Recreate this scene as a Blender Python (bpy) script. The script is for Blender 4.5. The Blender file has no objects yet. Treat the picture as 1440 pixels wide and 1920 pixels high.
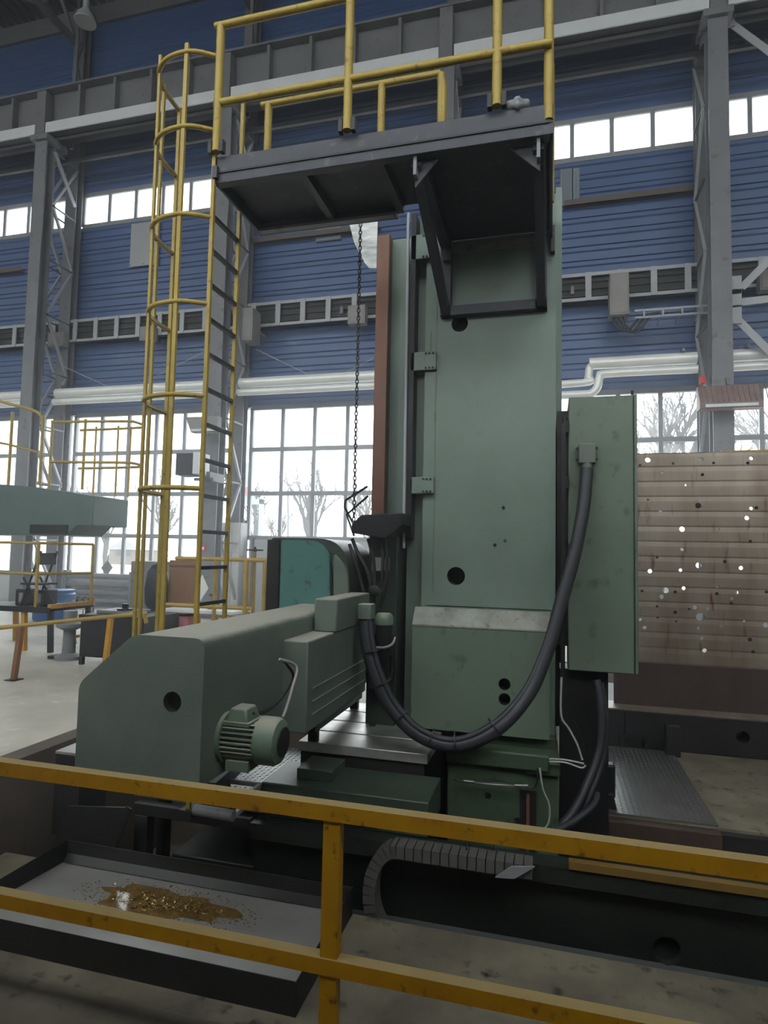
import bpy, bmesh, math, random
from mathutils import Vector, Matrix
random.seed(7)
SC = bpy.context.scene
COL = SC.collection
# ------------------------------------------------------------------ camera
H = 1.75
FPX = 1168.0
PI_, RO, YA = (math.radians(a) for a in (3.757, 1.181, 15.021))
_fwd = Vector((-math.sin(YA) * math.cos(PI_), math.cos(YA) * math.cos(PI_), math.sin(PI_)))
_right = Vector((math.cos(YA), math.sin(YA), 0))
_up = _right.cross(_fwd)
R_ = _right * math.cos(RO) + _up * math.sin(RO)
U_ = -_right * math.sin(RO) + _up * math.cos(RO)
cam = bpy.data.cameras.new('camera')
cam.sensor_fit = 'VERTICAL'; cam.sensor_height = 36.0; cam.lens = 36.0 * FPX / 1920
cam.clip_start = 0.05; cam.clip_end = 400
cob = bpy.data.objects.new('camera', cam); COL.objects.link(cob)
m = Matrix((R_, U_, -_fwd)).transposed().to_4x4(); m.translation = (0, 0, H)
cob.matrix_world = m
SC.camera = cob
SC.view_settings.view_transform = 'Standard'; SC.view_settings.look = 'None'
SC.view_settings.gamma = 1; SC.view_settings.use_curve_mapping = False
SC.view_settings.exposure = 1.68
# ------------------------------------------------------------------ world
W = bpy.data.worlds.new('overcast_sky'); SC.world = W; W.use_nodes = True
wb = W.node_tree.nodes['Background']
wb.inputs[0].default_value = (0.93, 0.97, 1.0, 1); wb.inputs[1].default_value = 2.2
try:
    SC.cycles.use_denoising = True
    SC.cycles.max_bounces = 8; SC.cycles.diffuse_bounces = 4; SC.cycles.glossy_bounces = 3
    SC.cycles.transparent_max_bounces = 12; SC.cycles.caustics_reflective = False
    SC.cycles.sample_clamp_indirect = 6
except Exception:
    pass

def portal(name, loc, rot, sx, sy):
    l = bpy.data.lights.new(name, 'AREA'); l.shape = 'RECTANGLE'; l.size = sx; l.size_y = sy
    l.cycles.is_portal = True
    o = bpy.data.objects.new(name, l); COL.objects.link(o); o.location = loc; o.rotation_euler = rot
    return o
portal('window_portal', (-8, 16.6, 3.4), (math.radians(-90), 0, 0), 40, 5.4)
portal('ribbon_portal', (-8, 16.6, 12.4), (math.radians(-90), 0, 0), 40, 1.3)
portal('skylight_portal', (-8, -10.5, 19.6), (0, 0, 0), 62, 13.0)
portal('front_portal', (-8, -26.4, 11.5), (math.radians(90), 0, 0), 62, 7.0)

def at(x, y, Y):
    """a measured picture direction, met with the plane at depth Y (metres)"""
    d = R_ * ((x - 720) / FPX) - U_ * ((y - 960) / FPX) + _fwd
    t = Y / d.y
    return Vector((d.x * t, Y, H + d.z * t))
def atz(x, y, Z):
    d = R_ * ((x - 720) / FPX) - U_ * ((y - 960) / FPX) + _fwd
    t = (Z - H) / d.z
    return Vector((d.x * t, d.y * t, Z))
def atx(x, y, X):
    d = R_ * ((x - 720) / FPX) - U_ * ((y - 960) / FPX) + _fwd
    t = X / d.x
    return Vector((X, d.y * t, H + d.z * t))

# ------------------------------------------------------------------ materials
def S(r, g, b):
    f = lambda c: (c / 12.92 if c <= .04045 else ((c + .055) / 1.055) ** 2.4)
    return (f(r / 255), f(g / 255), f(b / 255), 1)
MATS = {}
def mat(name, c, rough=.6, metal=0.0, c2=None, scale=3.0, amt=.5, bump=0.0, bscale=60, c3=None, stretch=None, spec=.4, dust=None):
    """c base, c2 mottling in large noise, c3 small specks, dust = colour settled on upward faces (really settled dirt)"""
    M = bpy.data.materials.new(name); M.use_nodes = True; MATS[name] = M
    nt = M.node_tree; N = nt.nodes; L = nt.links; b = N['Principled BSDF']
    b.inputs['Base Color'].default_value = c; b.inputs['Roughness'].default_value = rough
    b.inputs['Metallic'].default_value = metal; b.inputs['Specular IOR Level'].default_value = spec
    tc = N.new('ShaderNodeTexCoord'); vec = tc.outputs['Object']
    if stretch:
        mp = N.new('ShaderNodeMapping'); mp.inputs['Scale'].default_value = stretch
        L.new(vec, mp.inputs[0]); vec = mp.outputs[0]
    col = None
    if c2:
        n = N.new('ShaderNodeTexNoise'); n.inputs['Scale'].default_value = scale; n.inputs['Detail'].default_value = 8
        n.inputs['Roughness'].default_value = .62
        L.new(vec, n.inputs['Vector'])
        r = N.new('ShaderNodeValToRGB'); r.color_ramp.elements[0].position = .5 - .22; r.color_ramp.elements[1].position = .5 + .22
        r.color_ramp.elements[0].color = c
        r.color_ramp.elements[1].color = tuple(c[i] * (1 - amt) + c2[i] * amt for i in range(3)) + (1,)
        L.new(n.outputs[0], r.inputs[0]); col = r.outputs[0]
    if c3:
        n = N.new('ShaderNodeTexNoise'); n.inputs['Scale'].default_value = scale * 4.3; n.inputs['Detail'].default_value = 6
        L.new(vec, n.inputs['Vector'])
        r = N.new('ShaderNodeValToRGB'); r.color_ramp.elements[0].position = .60; r.color_ramp.elements[1].position = .72
        L.new(n.outputs[0], r.inputs[0])
        mx = N.new('ShaderNodeMixRGB'); mx.inputs[1].default_value = c; mx.inputs[2].default_value = c3
        L.new(r.outputs[0], mx.inputs[0])
        if col: L.new(col, mx.inputs[1])
        col = mx.outputs[0]
    if dust:
        g = N.new('ShaderNodeNewGeometry'); sx = N.new('ShaderNodeSeparateXYZ'); L.new(g.outputs['Normal'], sx.inputs[0])
        n = N.new('ShaderNodeTexNoise'); n.inputs['Scale'].default_value = 7; n.inputs['Detail'].default_value = 6
        L.new(tc.outputs['Object'], n.inputs['Vector'])
        ad = N.new('ShaderNodeMath'); ad.operation = 'MULTIPLY_ADD'; ad.inputs[1].default_value = .7; ad.inputs[2].default_value = -.35
        L.new(n.outputs[0], ad.inputs[0])
        a2 = N.new('ShaderNodeMath'); a2.operation = 'ADD'; L.new(ad.outputs[0], a2.inputs[0]); L.new(sx.outputs['Z'], a2.inputs[1])
        r = N.new('ShaderNodeValToRGB'); r.color_ramp.elements[0].position = .45; r.color_ramp.elements[1].position = .95
        r.color_ramp.elements[1].color = (.8, .8, .8, 1)
        L.new(a2.outputs[0], r.inputs[0])
        mx = N.new('ShaderNodeMixRGB'); mx.inputs[1].default_value = c; mx.inputs[2].default_value = dust
        if col: L.new(col, mx.inputs[1])
        L.new(r.outputs[0], mx.inputs[0]); col = mx.outputs[0]
        rm = N.new('ShaderNodeMapRange'); rm.inputs['To Min'].default_value = rough; rm.inputs['To Max'].default_value = .9
        L.new(r.outputs[0], rm.inputs[0]); L.new(rm.outputs[0], b.inputs['Roughness'])
    if col: L.new(col, b.inputs['Base Color'])
    if bump:
        n = N.new('ShaderNodeTexNoise'); n.inputs['Scale'].default_value = bscale; n.inputs['Detail'].default_value = 5
        L.new(vec, n.inputs['Vector'])
        bp = N.new('ShaderNodeBump'); bp.inputs['Strength'].default_value = bump; bp.inputs['Distance'].default_value = .01
        L.new(n.outputs[0], bp.inputs['Height']); L.new(bp.outputs[0], b.inputs['Normal'])
    return M
DUST = S(168, 164, 150)
mat('green_paint', S(119, 133, 124), .42, c2=S(102, 116, 107), scale=1.6, amt=.8, c3=S(104, 128, 110), bump=.12, bscale=140, spec=.45)
mat('cabinet_green', S(106, 119, 105), .42, c2=S(92, 104, 91), scale=1.6, amt=.8, c3=S(74, 92, 74), bump=.12, bscale=140)
mat('frame_grey', S(150, 152, 156), .5, c2=S(128, 130, 134), scale=2)
mat('way_yellow', S(112, 86, 34), .6, c2=S(78, 60, 30), scale=5)
mat('green_dusty', S(104, 112, 104), .5, c2=S(82, 92, 83), scale=2.2, amt=.8, bump=.15, bscale=120, dust=DUST)
mat('cover_green', S(60, 72, 61), .35, c2=S(46, 55, 48), scale=3, amt=.8, bump=.1)
mat('green_dark', S(36, 41, 35), .45, c2=S(22, 24, 22), scale=2.6, amt=.9, bump=.2, bscale=80)
mat('green_base', S(70, 88, 66), .5, c2=S(48, 60, 46), scale=2.4, amt=.9, c3=S(40, 44, 36), bump=.2, bscale=80)
mat('teal_paint', S(84, 126, 121), .45, c2=S(68, 108, 104), scale=2, amt=.7, c3=S(62, 74, 76), bump=.1)
mat('sill_worn_ledge_lit', S(150, 153, 144), .55, c2=S(108, 106, 98), scale=5, amt=1, c3=S(92, 82, 74), bump=.25, bscale=50)
mat('guideway', S(124, 86, 68), .38, metal=.3, c2=S(92, 68, 60), scale=2, amt=.8, stretch=(3, 3, .6), bump=.08)
mat('deck_black', S(66, 67, 75), .5, c2=S(44, 44, 50), scale=3, amt=.8, c3=S(86, 84, 84), bump=.15)
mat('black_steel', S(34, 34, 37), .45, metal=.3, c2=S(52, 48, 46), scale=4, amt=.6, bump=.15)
mat('dark_iron', S(52, 50, 48), .5, metal=.3, c2=S(30, 29, 30), scale=3, amt=.8, bump=.2)
mat('rail_yellow', S(205, 150, 22), .5, c2=S(172, 118, 20), scale=6, amt=.8, c3=S(120, 84, 30), bump=.12, dust=S(176, 160, 118))
mat('cage_yellow', S(168, 147, 62), .45, c2=S(148, 120, 48), scale=5, amt=.8, c3=S(128, 96, 44), bump=.1)
mat('dim_yellow', S(190, 160, 76), .5, c2=S(140, 112, 56), scale=4, amt=.7)
mat('blue_sheet', S(78, 102, 148), .4, c2=S(64, 88, 132), scale=.8, amt=.8, c3=S(76, 104, 158), stretch=(.5, 1, 2.2), bump=.05, bscale=20, spec=.5)
mat('steel_grey', S(128, 129, 132), .5, c2=S(104, 104, 108), scale=1.2, amt=.8, c3=S(90, 84, 80), bump=.08)
mat('steel_light', S(176, 178, 182), .4, c2=S(150, 150, 154), scale=2, amt=.6)
mat('white_paint', S(226, 228, 230), .45, c2=S(204, 206, 208), scale=1.5, amt=.6)
mat('pipe_jacket', S(244, 244, 240), .3, metal=.15, c2=S(232, 231, 226), scale=3, amt=.6)
mat('plaster', S(190, 192, 194), .8, c2=S(168, 168, 170), scale=1.3, amt=.8, bump=.1)
mat('concrete', S(134, 125, 106), .75, c2=S(76, 71, 62), scale=1.9, amt=1, c3=S(48, 46, 42), bump=.3, bscale=45)
mat('concrete_light', S(198, 192, 178), .5, c2=S(160, 154, 142), scale=1.1, amt=.9, c3=S(196, 194, 186), bump=.12, bscale=30)
mat('pit_wall', S(104, 92, 80), .75, c2=S(66, 58, 52), scale=1.3, amt=.9, bump=.35, bscale=20)
mat('tray_glare', S(186, 184, 180), .45, metal=.45, c2=S(150, 148, 144), scale=3, amt=.6, bump=.05, bscale=30)  # pale base stands in for window glare on the tray floor
mat('tray_side', S(56, 54, 54), .45, metal=.4, c2=S(42, 40, 40), scale=3, amt=.7, bump=.08)
mat('plate_bright', S(214, 212, 208), .36, metal=.7, c2=S(150, 146, 140), scale=4, amt=.9, bump=.08)
mat('checker', S(132, 132, 132), .36, metal=.7, c2=S(104, 104, 104), scale=4, amt=.7)
mat('angle_iron', S(160, 148, 134), .42, metal=.3, c2=S(112, 92, 78), scale=1.2, amt=.9, c3=S(96, 62, 48), stretch=(2.2, 1, .45), bump=.1, bscale=40)
mat('rust_beam', S(76, 57, 46), .7, c2=S(46, 38, 33), scale=3, amt=.9, bump=.25)
mat('rubber', S(48, 48, 54), .5, c2=S(38, 38, 42), scale=8, amt=.5, spec=.4)
mat('cable_grey', S(150, 150, 146), .5)
mat('cable_black', S(26, 26, 28), .5)
mat('arm_green', S(84, 101, 96), .5, c2=S(70, 85, 81), scale=2, amt=.8, bump=.1)
mat('motor_green', S(104, 120, 102), .42, c2=S(78, 92, 78), scale=7, amt=.8, bump=.1, dust=DUST)
mat('hole_shade', S(26, 26, 26), .8)  # near black, paints the shade inside holes
mat('chain_steel', S(70, 68, 68), .4, metal=.8)
mat('rust_tin', S(140, 112, 104), .5, c2=S(100, 74, 66), scale=6, amt=.8)
mat('grey_box', S(150, 146, 144), .55, c2=S(128, 122, 120), scale=5, amt=.7)
mat('slot_dark', S(46, 44, 46), .7)
mat('blue_plastic', S(40, 96, 156), .4)
mat('hazed_blue', S(176, 196, 210), .5)  # blue lightened to paint in the washed-out haze outside
mat('sign_hazed', S(214, 140, 132), .5)  # red lightened with the same painted haze
mat('plate_foot', S(82, 66, 60), .55, c2=S(58, 47, 44), scale=2, amt=.9, stretch=(2, 1, .4), bump=.15)
mat('red_paint', S(200, 40, 34), .5)
mat('brown_board', S(132, 94, 62), .7, c2=S(108, 76, 52), scale=3, amt=.6, stretch=(1, 1, .3))
mat('pink_crate', S(206, 126, 134), .6)
mat('grey_seg', S(88, 86, 82), .6, c2=S(64, 62, 60), scale=8)
mat('rail_brown', S(104, 92, 84), .6, c2=S(84, 74, 70), scale=3)
mat('flap_blue', S(176, 192, 204), .5, c2=S(160, 176, 190), scale=3)
mat('roof_deck', S(88, 88, 90), .7, c2=S(66, 66, 70), scale=2, amt=.7)
mat('tile_white', S(216, 216, 212), .3)
mat('bark', S(52, 47, 44), .9)
mat('snow_ground', S(206, 206, 202), .9, c2=S(150, 146, 136), scale=.12, amt=.9)
mat('rag', S(150, 150, 150), .9, c2=S(104, 104, 106), scale=14, amt=.9)
mat('swarf_metal', S(206, 176, 108), .3, metal=.6, c2=S(120, 88, 44), scale=30, amt=.9)
mat('oil', S(150, 118, 62), .12, c2=S(84, 64, 36), scale=16, amt=.9, spec=.7)
mat('marbled', S(214, 216, 214), .35, metal=.3, c2=S(120, 122, 122), scale=4, amt=.9, stretch=(1, 1, 4), bump=.2, bscale=8)
mat('paper', S(232, 232, 228), .8)
def glass_mat(name, haze, tint):
    M = bpy.data.materials.new(name); M.use_nodes = True; MATS[name] = M
    nt = M.node_tree; N = nt.nodes; L = nt.links; N.remove(N['Principled BSDF'])
    t = N.new('ShaderNodeBsdfTransparent'); t.inputs[0].default_value = tint
    d = N.new('ShaderNodeBsdfTranslucent'); d.inputs[0].default_value = (.92, .93, .93, 1)
    g = N.new('ShaderNodeBsdfGlossy'); g.inputs['Roughness'].default_value = .08
    tc = N.new('ShaderNodeTexCoord'); n = N.new('ShaderNodeTexNoise'); n.inputs['Scale'].default_value = 1.4; n.inputs['Detail'].default_value = 5
    L.new(tc.outputs['Object'], n.inputs['Vector'])
    mr = N.new('ShaderNodeMapRange'); mr.inputs['To Min'].default_value = haze * .55; mr.inputs['To Max'].default_value = min(1, haze * 1.45)
    L.new(n.outputs[0], mr.inputs[0])
    a = N.new('ShaderNodeMixShader'); L.new(mr.outputs[0], a.inputs[0]); L.new(t.outputs[0], a.inputs[1]); L.new(d.outputs[0], a.inputs[2])
    b = N.new('ShaderNodeMixShader'); b.inputs[0].default_value = .05; L.new(a.outputs[0], b.inputs[1]); L.new(g.outputs[0], b.inputs[2])
    L.new(b.outputs[0], N['Material Output'].inputs[0])
glass_mat('dirty_glass', .045, (.95, .97, .97, 1))
glass_mat('frosted_glass', .5, (.95, .97, .97, 1))

# ------------------------------------------------------------------ mesh builder
class MB:
    def __init__(s): s.v = []; s.f = []
    def add(s, vs, fs):
        k = len(s.v); s.v += [tuple(p) for p in vs]; s.f += [tuple(i + k for i in f) for f in fs]; return s
    def box(s, x0, x1, y0, y1, z0, z1):
        x0, x1 = sorted((x0, x1)); y0, y1 = sorted((y0, y1)); z0, z1 = sorted((z0, z1))
        return s.add([(x, y, z) for z in (z0, z1) for y in (y0, y1) for x in (x0, x1)],
                     [(0, 2, 3, 1), (4, 5, 7, 6), (0, 1, 5, 4), (2, 6, 7, 3), (0, 4, 6, 2), (1, 3, 7, 5)])
    def bar(s, p, q, w, h, up=(0, 0, 1)):
        p = Vector(p); q = Vector(q); d = (q - p).normalized(); u = Vector(up)
        if abs(d.dot(u)) > .98: u = Vector((0, 1, 0))
        a = d.cross(u).normalized() * (w / 2); b = a.cross(d).normalized() * (h / 2)
        return s.add([p - a - b, p + a - b, p + a + b, p - a + b, q - a - b, q + a - b, q + a + b, q - a + b],
                     [(3, 2, 1, 0), (4, 5, 6, 7), (0, 1, 5, 4), (1, 2, 6, 5), (2, 3, 7, 6), (3, 0, 4, 7)])
    def angle(s, p, q, w, h, t, up=(0, 0, 1), sx=1):
        """L section: a leg w wide at the top and a leg h deep"""
        p = Vector(p); q = Vector(q); d = (q - p).normalized(); u = Vector(up)
        a = d.cross(u).normalized() * sx; b = u
        pts = [(0, 0), (w, 0), (w, -t), (t, -t), (t, -h), (0, -h)]
        vs = [p + a * x + b * y for x, y in pts] + [q + a * x + b * y for x, y in pts]; n = 6
        return s.add(vs, [tuple(range(n)), tuple(range(2 * n - 1, n - 1, -1))] + [(i, (i + 1) % n, n + (i + 1) % n, n + i) for i in range(n)])
    def tube(s, pts, r, n=8, cap=True):
        pts = [Vector(p) for p in pts]; rings = []; prev = None
        for i, p in enumerate(pts):
            d = (pts[min(i + 1, len(pts) - 1)] - pts[max(i - 1, 0)]).normalized()
            if prev is None:
                a = d.cross(Vector((0, 0, 1)))
                if a.length < .05: a = d.cross(Vector((0, 1, 0)))
            else: a = prev - d * prev.dot(d)
            a.normalize(); prev = a; b = d.cross(a)
            rr = r[i] if isinstance(r, (list, tuple)) else r
            rings.append([p + (a * math.cos(2 * math.pi * k / n) + b * math.sin(2 * math.pi * k / n)) * rr for k in range(n)])
        vs = [v for g in rings for v in g]; fs = []
        for i in range(len(rings) - 1):
            for k in range(n): fs.append((i * n + k, i * n + (k + 1) % n, (i + 1) * n + (k + 1) % n, (i + 1) * n + k))
        if cap: fs += [tuple(range(n - 1, -1, -1)), tuple(range(len(vs) - n, len(vs)))]
        return s.add(vs, fs)
    def cyl(s, p, q, r, n=16, r2=None): return s.tube([p, q], [r, r if r2 is None else r2], n)
    def prism(s, pts, ax, a0, a1):
        mk = {'x': lambda u, v, w: (w, u, v), 'y': lambda u, v, w: (u, w, v), 'z': lambda u, v, w: (u, v, w)}[ax]
        n = len(pts); vs = [mk(u, v, a0) for u, v in pts] + [mk(u, v, a1) for u, v in pts]
        return s.add(vs, [tuple(range(n)), tuple(range(2 * n - 1, n - 1, -1))] + [(i, (i + 1) % n, n + (i + 1) % n, n + i) for i in range(n)])
    def lathe(s, c, axis, prof, n=20):
        c = Vector(c); d = Vector(axis).normalized(); a = d.cross(Vector((0, 0, 1)))
        if a.length < .05: a = d.cross(Vector((0, 1, 0)))
        a.normalize(); b = d.cross(a); vs = []
        for h, r in prof:
            vs += [c + d * h + (a * math.cos(2 * math.pi * k / n) + b * math.sin(2 * math.pi * k / n)) * max(r, 1e-4) for k in range(n)]
        fs = [(i * n + k, i * n + (k + 1) % n, (i + 1) * n + (k + 1) % n, (i + 1) * n + k) for i in range(len(prof) - 1) for k in range(n)]
        fs += [tuple(range(n - 1, -1, -1)), tuple(range(len(vs) - n, len(vs)))]
        return s.add(vs, fs)
    def mesh(s, name, m, smooth=None):
        me = bpy.data.meshes.new(name); me.from_pydata(s.v, [], s.f); me.validate()
        bm = bmesh.new(); bm.from_mesh(me); bmesh.ops.recalc_face_normals(bm, faces=bm.faces); bm.to_mesh(me); bm.free()
        me.materials.append(MATS[m])
        if smooth is not None: me.shade_smooth(); me.set_sharp_from_angle(angle=math.radians(smooth))
        return me
    def build(s, name, m, parent=None, smooth=None, bevel=0, label=None, kind=None, seg=2):
        return put(name, s.mesh(name, m, smooth), parent, bevel=bevel, label=label, kind=kind, seg=seg)
def absloc(o):
    v = Vector((0, 0, 0))
    while o: v = v + o.location; o = o.parent
    return v
def put(name, me, parent=None, loc=None, rot=None, bevel=0, label=None, kind=None, seg=2):
    o = bpy.data.objects.new(name, me); COL.objects.link(o)
    if parent:
        o.parent = parent; o.location = -absloc(parent) if loc is None else Vector(loc) - absloc(parent)
    elif loc is not None: o.location = loc
    if rot: o.rotation_euler = rot
    if bevel:
        b = o.modifiers.new('bevel', 'BEVEL'); b.width = bevel; b.segments = seg; b.limit_method = 'ANGLE'; b.angle_limit = math.radians(40)
        for p in me.polygons: p.use_smooth = True
        me.set_sharp_from_angle(angle=math.radians(35)) if seg < 3 else None
    if label: o['label'] = label
    if kind: o['kind'] = kind
    return o
def tag(o, label, cat, group=None):
    o['label'] = label; o['category'] = cat
    if group: o['group'] = group
    return o
def thing(name, loc, label, cat, group=None):
    o = bpy.data.objects.new(name, None); COL.objects.link(o); o.location = loc; o.empty_display_size = .1
    return tag(o, label, cat, group)
def struct(name, loc=(0, 0, 0)):
    o = bpy.data.objects.new(name, None); COL.objects.link(o); o.location = loc; o['kind'] = 'structure'; return o
def cut(o, cylinders, n=20):
    """really drilled holes: boolean difference with cylinders (p, q, r)"""
    mb = MB()
    for p, q, r in cylinders: mb.cyl(p, q, r, n)
    me = mb.mesh('cutter', 'hole_shade'); c = bpy.data.objects.new('cutter', me); COL.objects.link(c)  # the cutter's dark tone paints shade onto the hole walls
    me2 = o.data
    md = o.modifiers.new('holes', 'BOOLEAN'); md.object = c; md.operation = 'DIFFERENCE'; md.solver = 'EXACT'; md.material_mode = 'TRANSFER'; md.use_self = len(cylinders) > 10
    c.location = absloc(o)
    bpy.context.view_layer.update(); dg = bpy.context.evaluated_depsgraph_get()
    nm = bpy.data.meshes.new_from_object(o.evaluated_get(dg)); o.modifiers.clear(); o.data = nm
    if not len(nm.polygons): raise RuntimeError('empty cut ' + o.name)
    bpy.data.objects.remove(c); return o
def copy_tree(o, parent=None):
    c = o.copy(); COL.objects.link(c)
    if parent: c.parent = parent
    for ch in [q for q in bpy.data.objects if q.parent == o]: copy_tree(ch, c)
    return c

# ================================================================== STRUCTURE
YW = 16.0                        # inner face of the window wall
BAY = [-26.5, -20.5, -14.5, -8.5, -2.5, 3.5, 9.5]
ZR = -0.6                        # floor level to the right of the machine
MB().box(-40, -4.41, 2.2, 18, -.3, 0).build('floor', 'concrete_light', kind='structure')
MB().box(-4.41, 24, 11.0, 18, -.9, 0).build('floor', 'concrete_light', kind='structure')
MB().box(-4.41, -.3, 6.35, 11.0, -1.8, 0).build('floor', 'concrete_light', kind='structure')
MB().box(-40, 24, -26, 2.2, -.3, 0).build('floor', 'concrete', kind='structure')
MB().box(-.3, 24, 6.22, 11.0, -1.8, ZR).build('floor', 'concrete', kind='structure')
MB().box(-4.21, 24, 3.025, 4.22, -1.8, -.7).build('floor', 'concrete', kind='structure', bevel=.012)
MB().box(-4.21, 24, 2.2, 3.01, -1.8, -.702).build('floor', 'concrete', kind='structure', bevel=.012)
MB().box(-4.41, 24, 4.22, 6.4, -1.8, -1.6).build('floor', 'concrete', kind='structure')
MB().box(-4.41, -4.21, 2.2, 6.35, -1.55, 0).build('wall_pit', 'pit_wall', kind='structure')
MB().box(-4.21, -.3, 6.3, 6.35, -1.6, -.01).build('wall_pit_back', 'pit_wall', kind='structure')
MB().box(-4.21, 24, 2.1, 2.2, -1.0, -.01).build('wall_pit_front', 'concrete', kind='structure')
# the joint line across the pit slab
# window wall -------------------------------------------------------
w = MB()
w.box(-40, 24, YW, YW + .3, 0, .9).build('wall_back', 'plaster', kind='structure')
wall = struct('wall_back', (0, YW, 0))
MB().box(-40, 24, YW + .02, YW + .25, 5.82, 11.86).box(-40, 24, YW + .02, YW + .25, 12.92, 19.2).build('cladding_backing', 'blue_sheet', wall)
MB().box(-40, -20.5, YW, YW + .2, .9, 5.82).box(9.5, 24, YW, YW + .2, .9, 5.82).box(-40, -20.5, YW, YW + .2, 11.86, 12.92).box(9.5, 24, YW, YW + .2, 11.86, 12.92).build('wall_infill', 'plaster', wall)
p = [(0, 0), (-.012, .01), (-.012, .20), (-.05, .235), (-.05, .325), (0, .36), (.02, .36), (.02, 0)]
sheet = MB().prism(p, 'x', 0, 5.98).mesh('cladding_sheet', 'blue_sheet')
for x in BAY[1:-1]:
    for z0, n in ((5.82, 16), (12.98, 16)):
        for k in range(n):
            put('cladding_sheet', sheet, wall, (x + .01, YW + random.uniform(-.004, .004), z0 + k * .376))
# windows ------------------------------------------------------------
PANES = {}
def pane_mesh(w, h, frost):
    k = (round(w, 2), round(h, 2), frost)
    if k not in PANES: PANES[k] = MB().box(0, w, -.004, .004, 0, h).mesh('pane', 'frosted_glass' if frost else 'dirty_glass')
    return PANES[k]
wn = 0
def window(x0, x1, z0, z1, nx, zs, frost=False, skip=()):
    global wn; wn += 1
    o = struct('window_%d' % wn, (x0, YW, z0))
    dx = (x1 - x0) / nx; m1 = MB()
    m1.box(x0, x1, YW - .03, YW + .08, z0 - .07, z0 + .06).box(x0, x1, YW - .03, YW + .08, z1 - .06, z1 + .07)
    m1.box(x0 - .05, x0 + .05, YW - .03, YW + .08, z0, z1).box(x1 - .05, x1 + .05, YW - .03, YW + .08, z0, z1)
    m1.build('frame', 'frame_grey', o)
    for i in range(1, nx): MB().box(x0 + i * dx - .05, x0 + i * dx + .05, YW - .02, YW + .06, z0 + .05, z1 - .05).build('mullion', 'frame_grey', o)
    for z in zs[1:-1]: MB().box(x0 + .05, x1 - .05, YW - .028, YW + .065, z - .06, z + .06).build('transom', 'frame_grey', o)
    for i in range(nx):
        for j in range(len(zs) - 1):
            if (i, j) in skip: continue
            put('pane', pane_mesh(dx - .08, zs[j + 1] - zs[j] - .1, frost), o, (x0 + i * dx + .04, YW + .02, zs[j] + .05))
    return o
ZS = [.9, 2.1, 3.35, 4.6, 5.8]
for i in range(1, 6):
    x0, x1 = BAY[i] + .0, BAY[i + 1]
    if i == 3: window(x0 + .25, x1 - .0, 2.1, 5.8, 6, ZS[1:])
    else: window(x0 + .25, x1 - .0, .9, 5.8, 6, ZS)
    window(x0 + .12, x1 - .12, 11.88, 12.9, 6, [11.88, 12.9], True)
# filled panel below the middle window: grey gate leaf and white tiled pier
MB().box(-8.2, -2.55, YW - .02, YW + .2, .9, 2.05).build('wall_apron', 'plaster', kind='structure')
gate = struct('door_1', (-8.0, YW - .1, 0))
MB().box(-8.0, -5.9, YW - .1, YW - .03, 0, 2.05).build('door_leaf', 'plaster', gate, bevel=.01)
MB().box(-8.08, -8.0, YW - .12, YW, 0, 2.1).box(-5.9, -5.82, YW - .12, YW, 0, 2.1).box(-6.98, -6.94, YW - .11, YW - .09, 0, 2.05).build('frame', 'steel_grey', gate)
tiles = struct('wall_pier', (-8.6, YW - .5, 0))
MB().box(-8.95, -8.25, YW - .45, YW, 0, 2.5).build('core', 'plaster', tiles)
tm = MB().box(0, .21, -.03, 0, 0, .27).mesh('tile', 'tile_white')
for i in range(3):
    for k in range(9):
        put('tile', tm, tiles, (-8.93 + i * .225, YW - .45, .03 + k * .275))
# ceiling --------------------------------------------------------------
roof = struct('ceiling', (0, 0, 18.8))
MB().box(-40, 24, -4, 16.3, 19.3, 19.5).box(-40, 24, -26, -17, 19.3, 19.5).build('roof_slab', 'roof_deck', roof)
r = MB()
k = 0
for i in range(110):
    x = -26 + i * .3
    r.box(x, x + .14, 2, 16, 19.2, 19.32)
r.build('roof_rib', 'roof_deck', roof, kind='stuff')
sk = struct('window_roof', (-8, -8.5, 19.3))
for i in range(16):
    MB().box(-40 + i * 4, -36.1 + i * 4, -17, -4, 19.38, 19.39).build('pane', 'frosted_glass', sk)
MB().box(-40.2, -40, -26, 18, -1.9, 19.5).build('wall_left', 'plaster', kind='structure')
MB().box(24, 24.2, -26, 18, -1.9, 19.5).build('wall_right', 'plaster', kind='structure')
MB().box(-40, 24, -26.2, -26, -1.9, 8).box(-40, 24, -26.2, -26, 15, 19.5).build('wall_front', 'plaster', kind='structure')
fw = struct('window_added', (-8, -26, 8))  # unseen window band, added to brighten the hall from the front
for i in range(16): MB().box(-39.95 + i * 4, -36.05 + i * 4, -26.1, -26.09, 8, 15).build('pane', 'frosted_glass', fw)
for i in range(17): MB().box(-40.05 + i * 4, -39.95 + i * 4, -26.15, -26.05, 8, 15).build('mullion', 'frame_grey', fw)
shd = struct('shade_slab', (-8, -4, 3.9))  # unseen overhead slab, added to shade the foreground
MB().box(-40, 24, -12, .15, 3.9, 4.1).build('slab', 'concrete', shd)
for i in range(11):
    MB().box(-39.5 + i * 6.2, -39.2 + i * 6.2, -11.8, -11.5, 0, 3.9).build('support_post', 'steel_grey', shd)
    MB().box(-39.45 + i * 6.2, -39.25 + i * 6.2, -12, .1, 3.6, 3.9).build('support_beam', 'steel_grey', shd)
MB().box(-40, 24, YW - .12, YW, 18.6, 19.2).build('trim_eaves', 'steel_grey', kind='structure')
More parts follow.
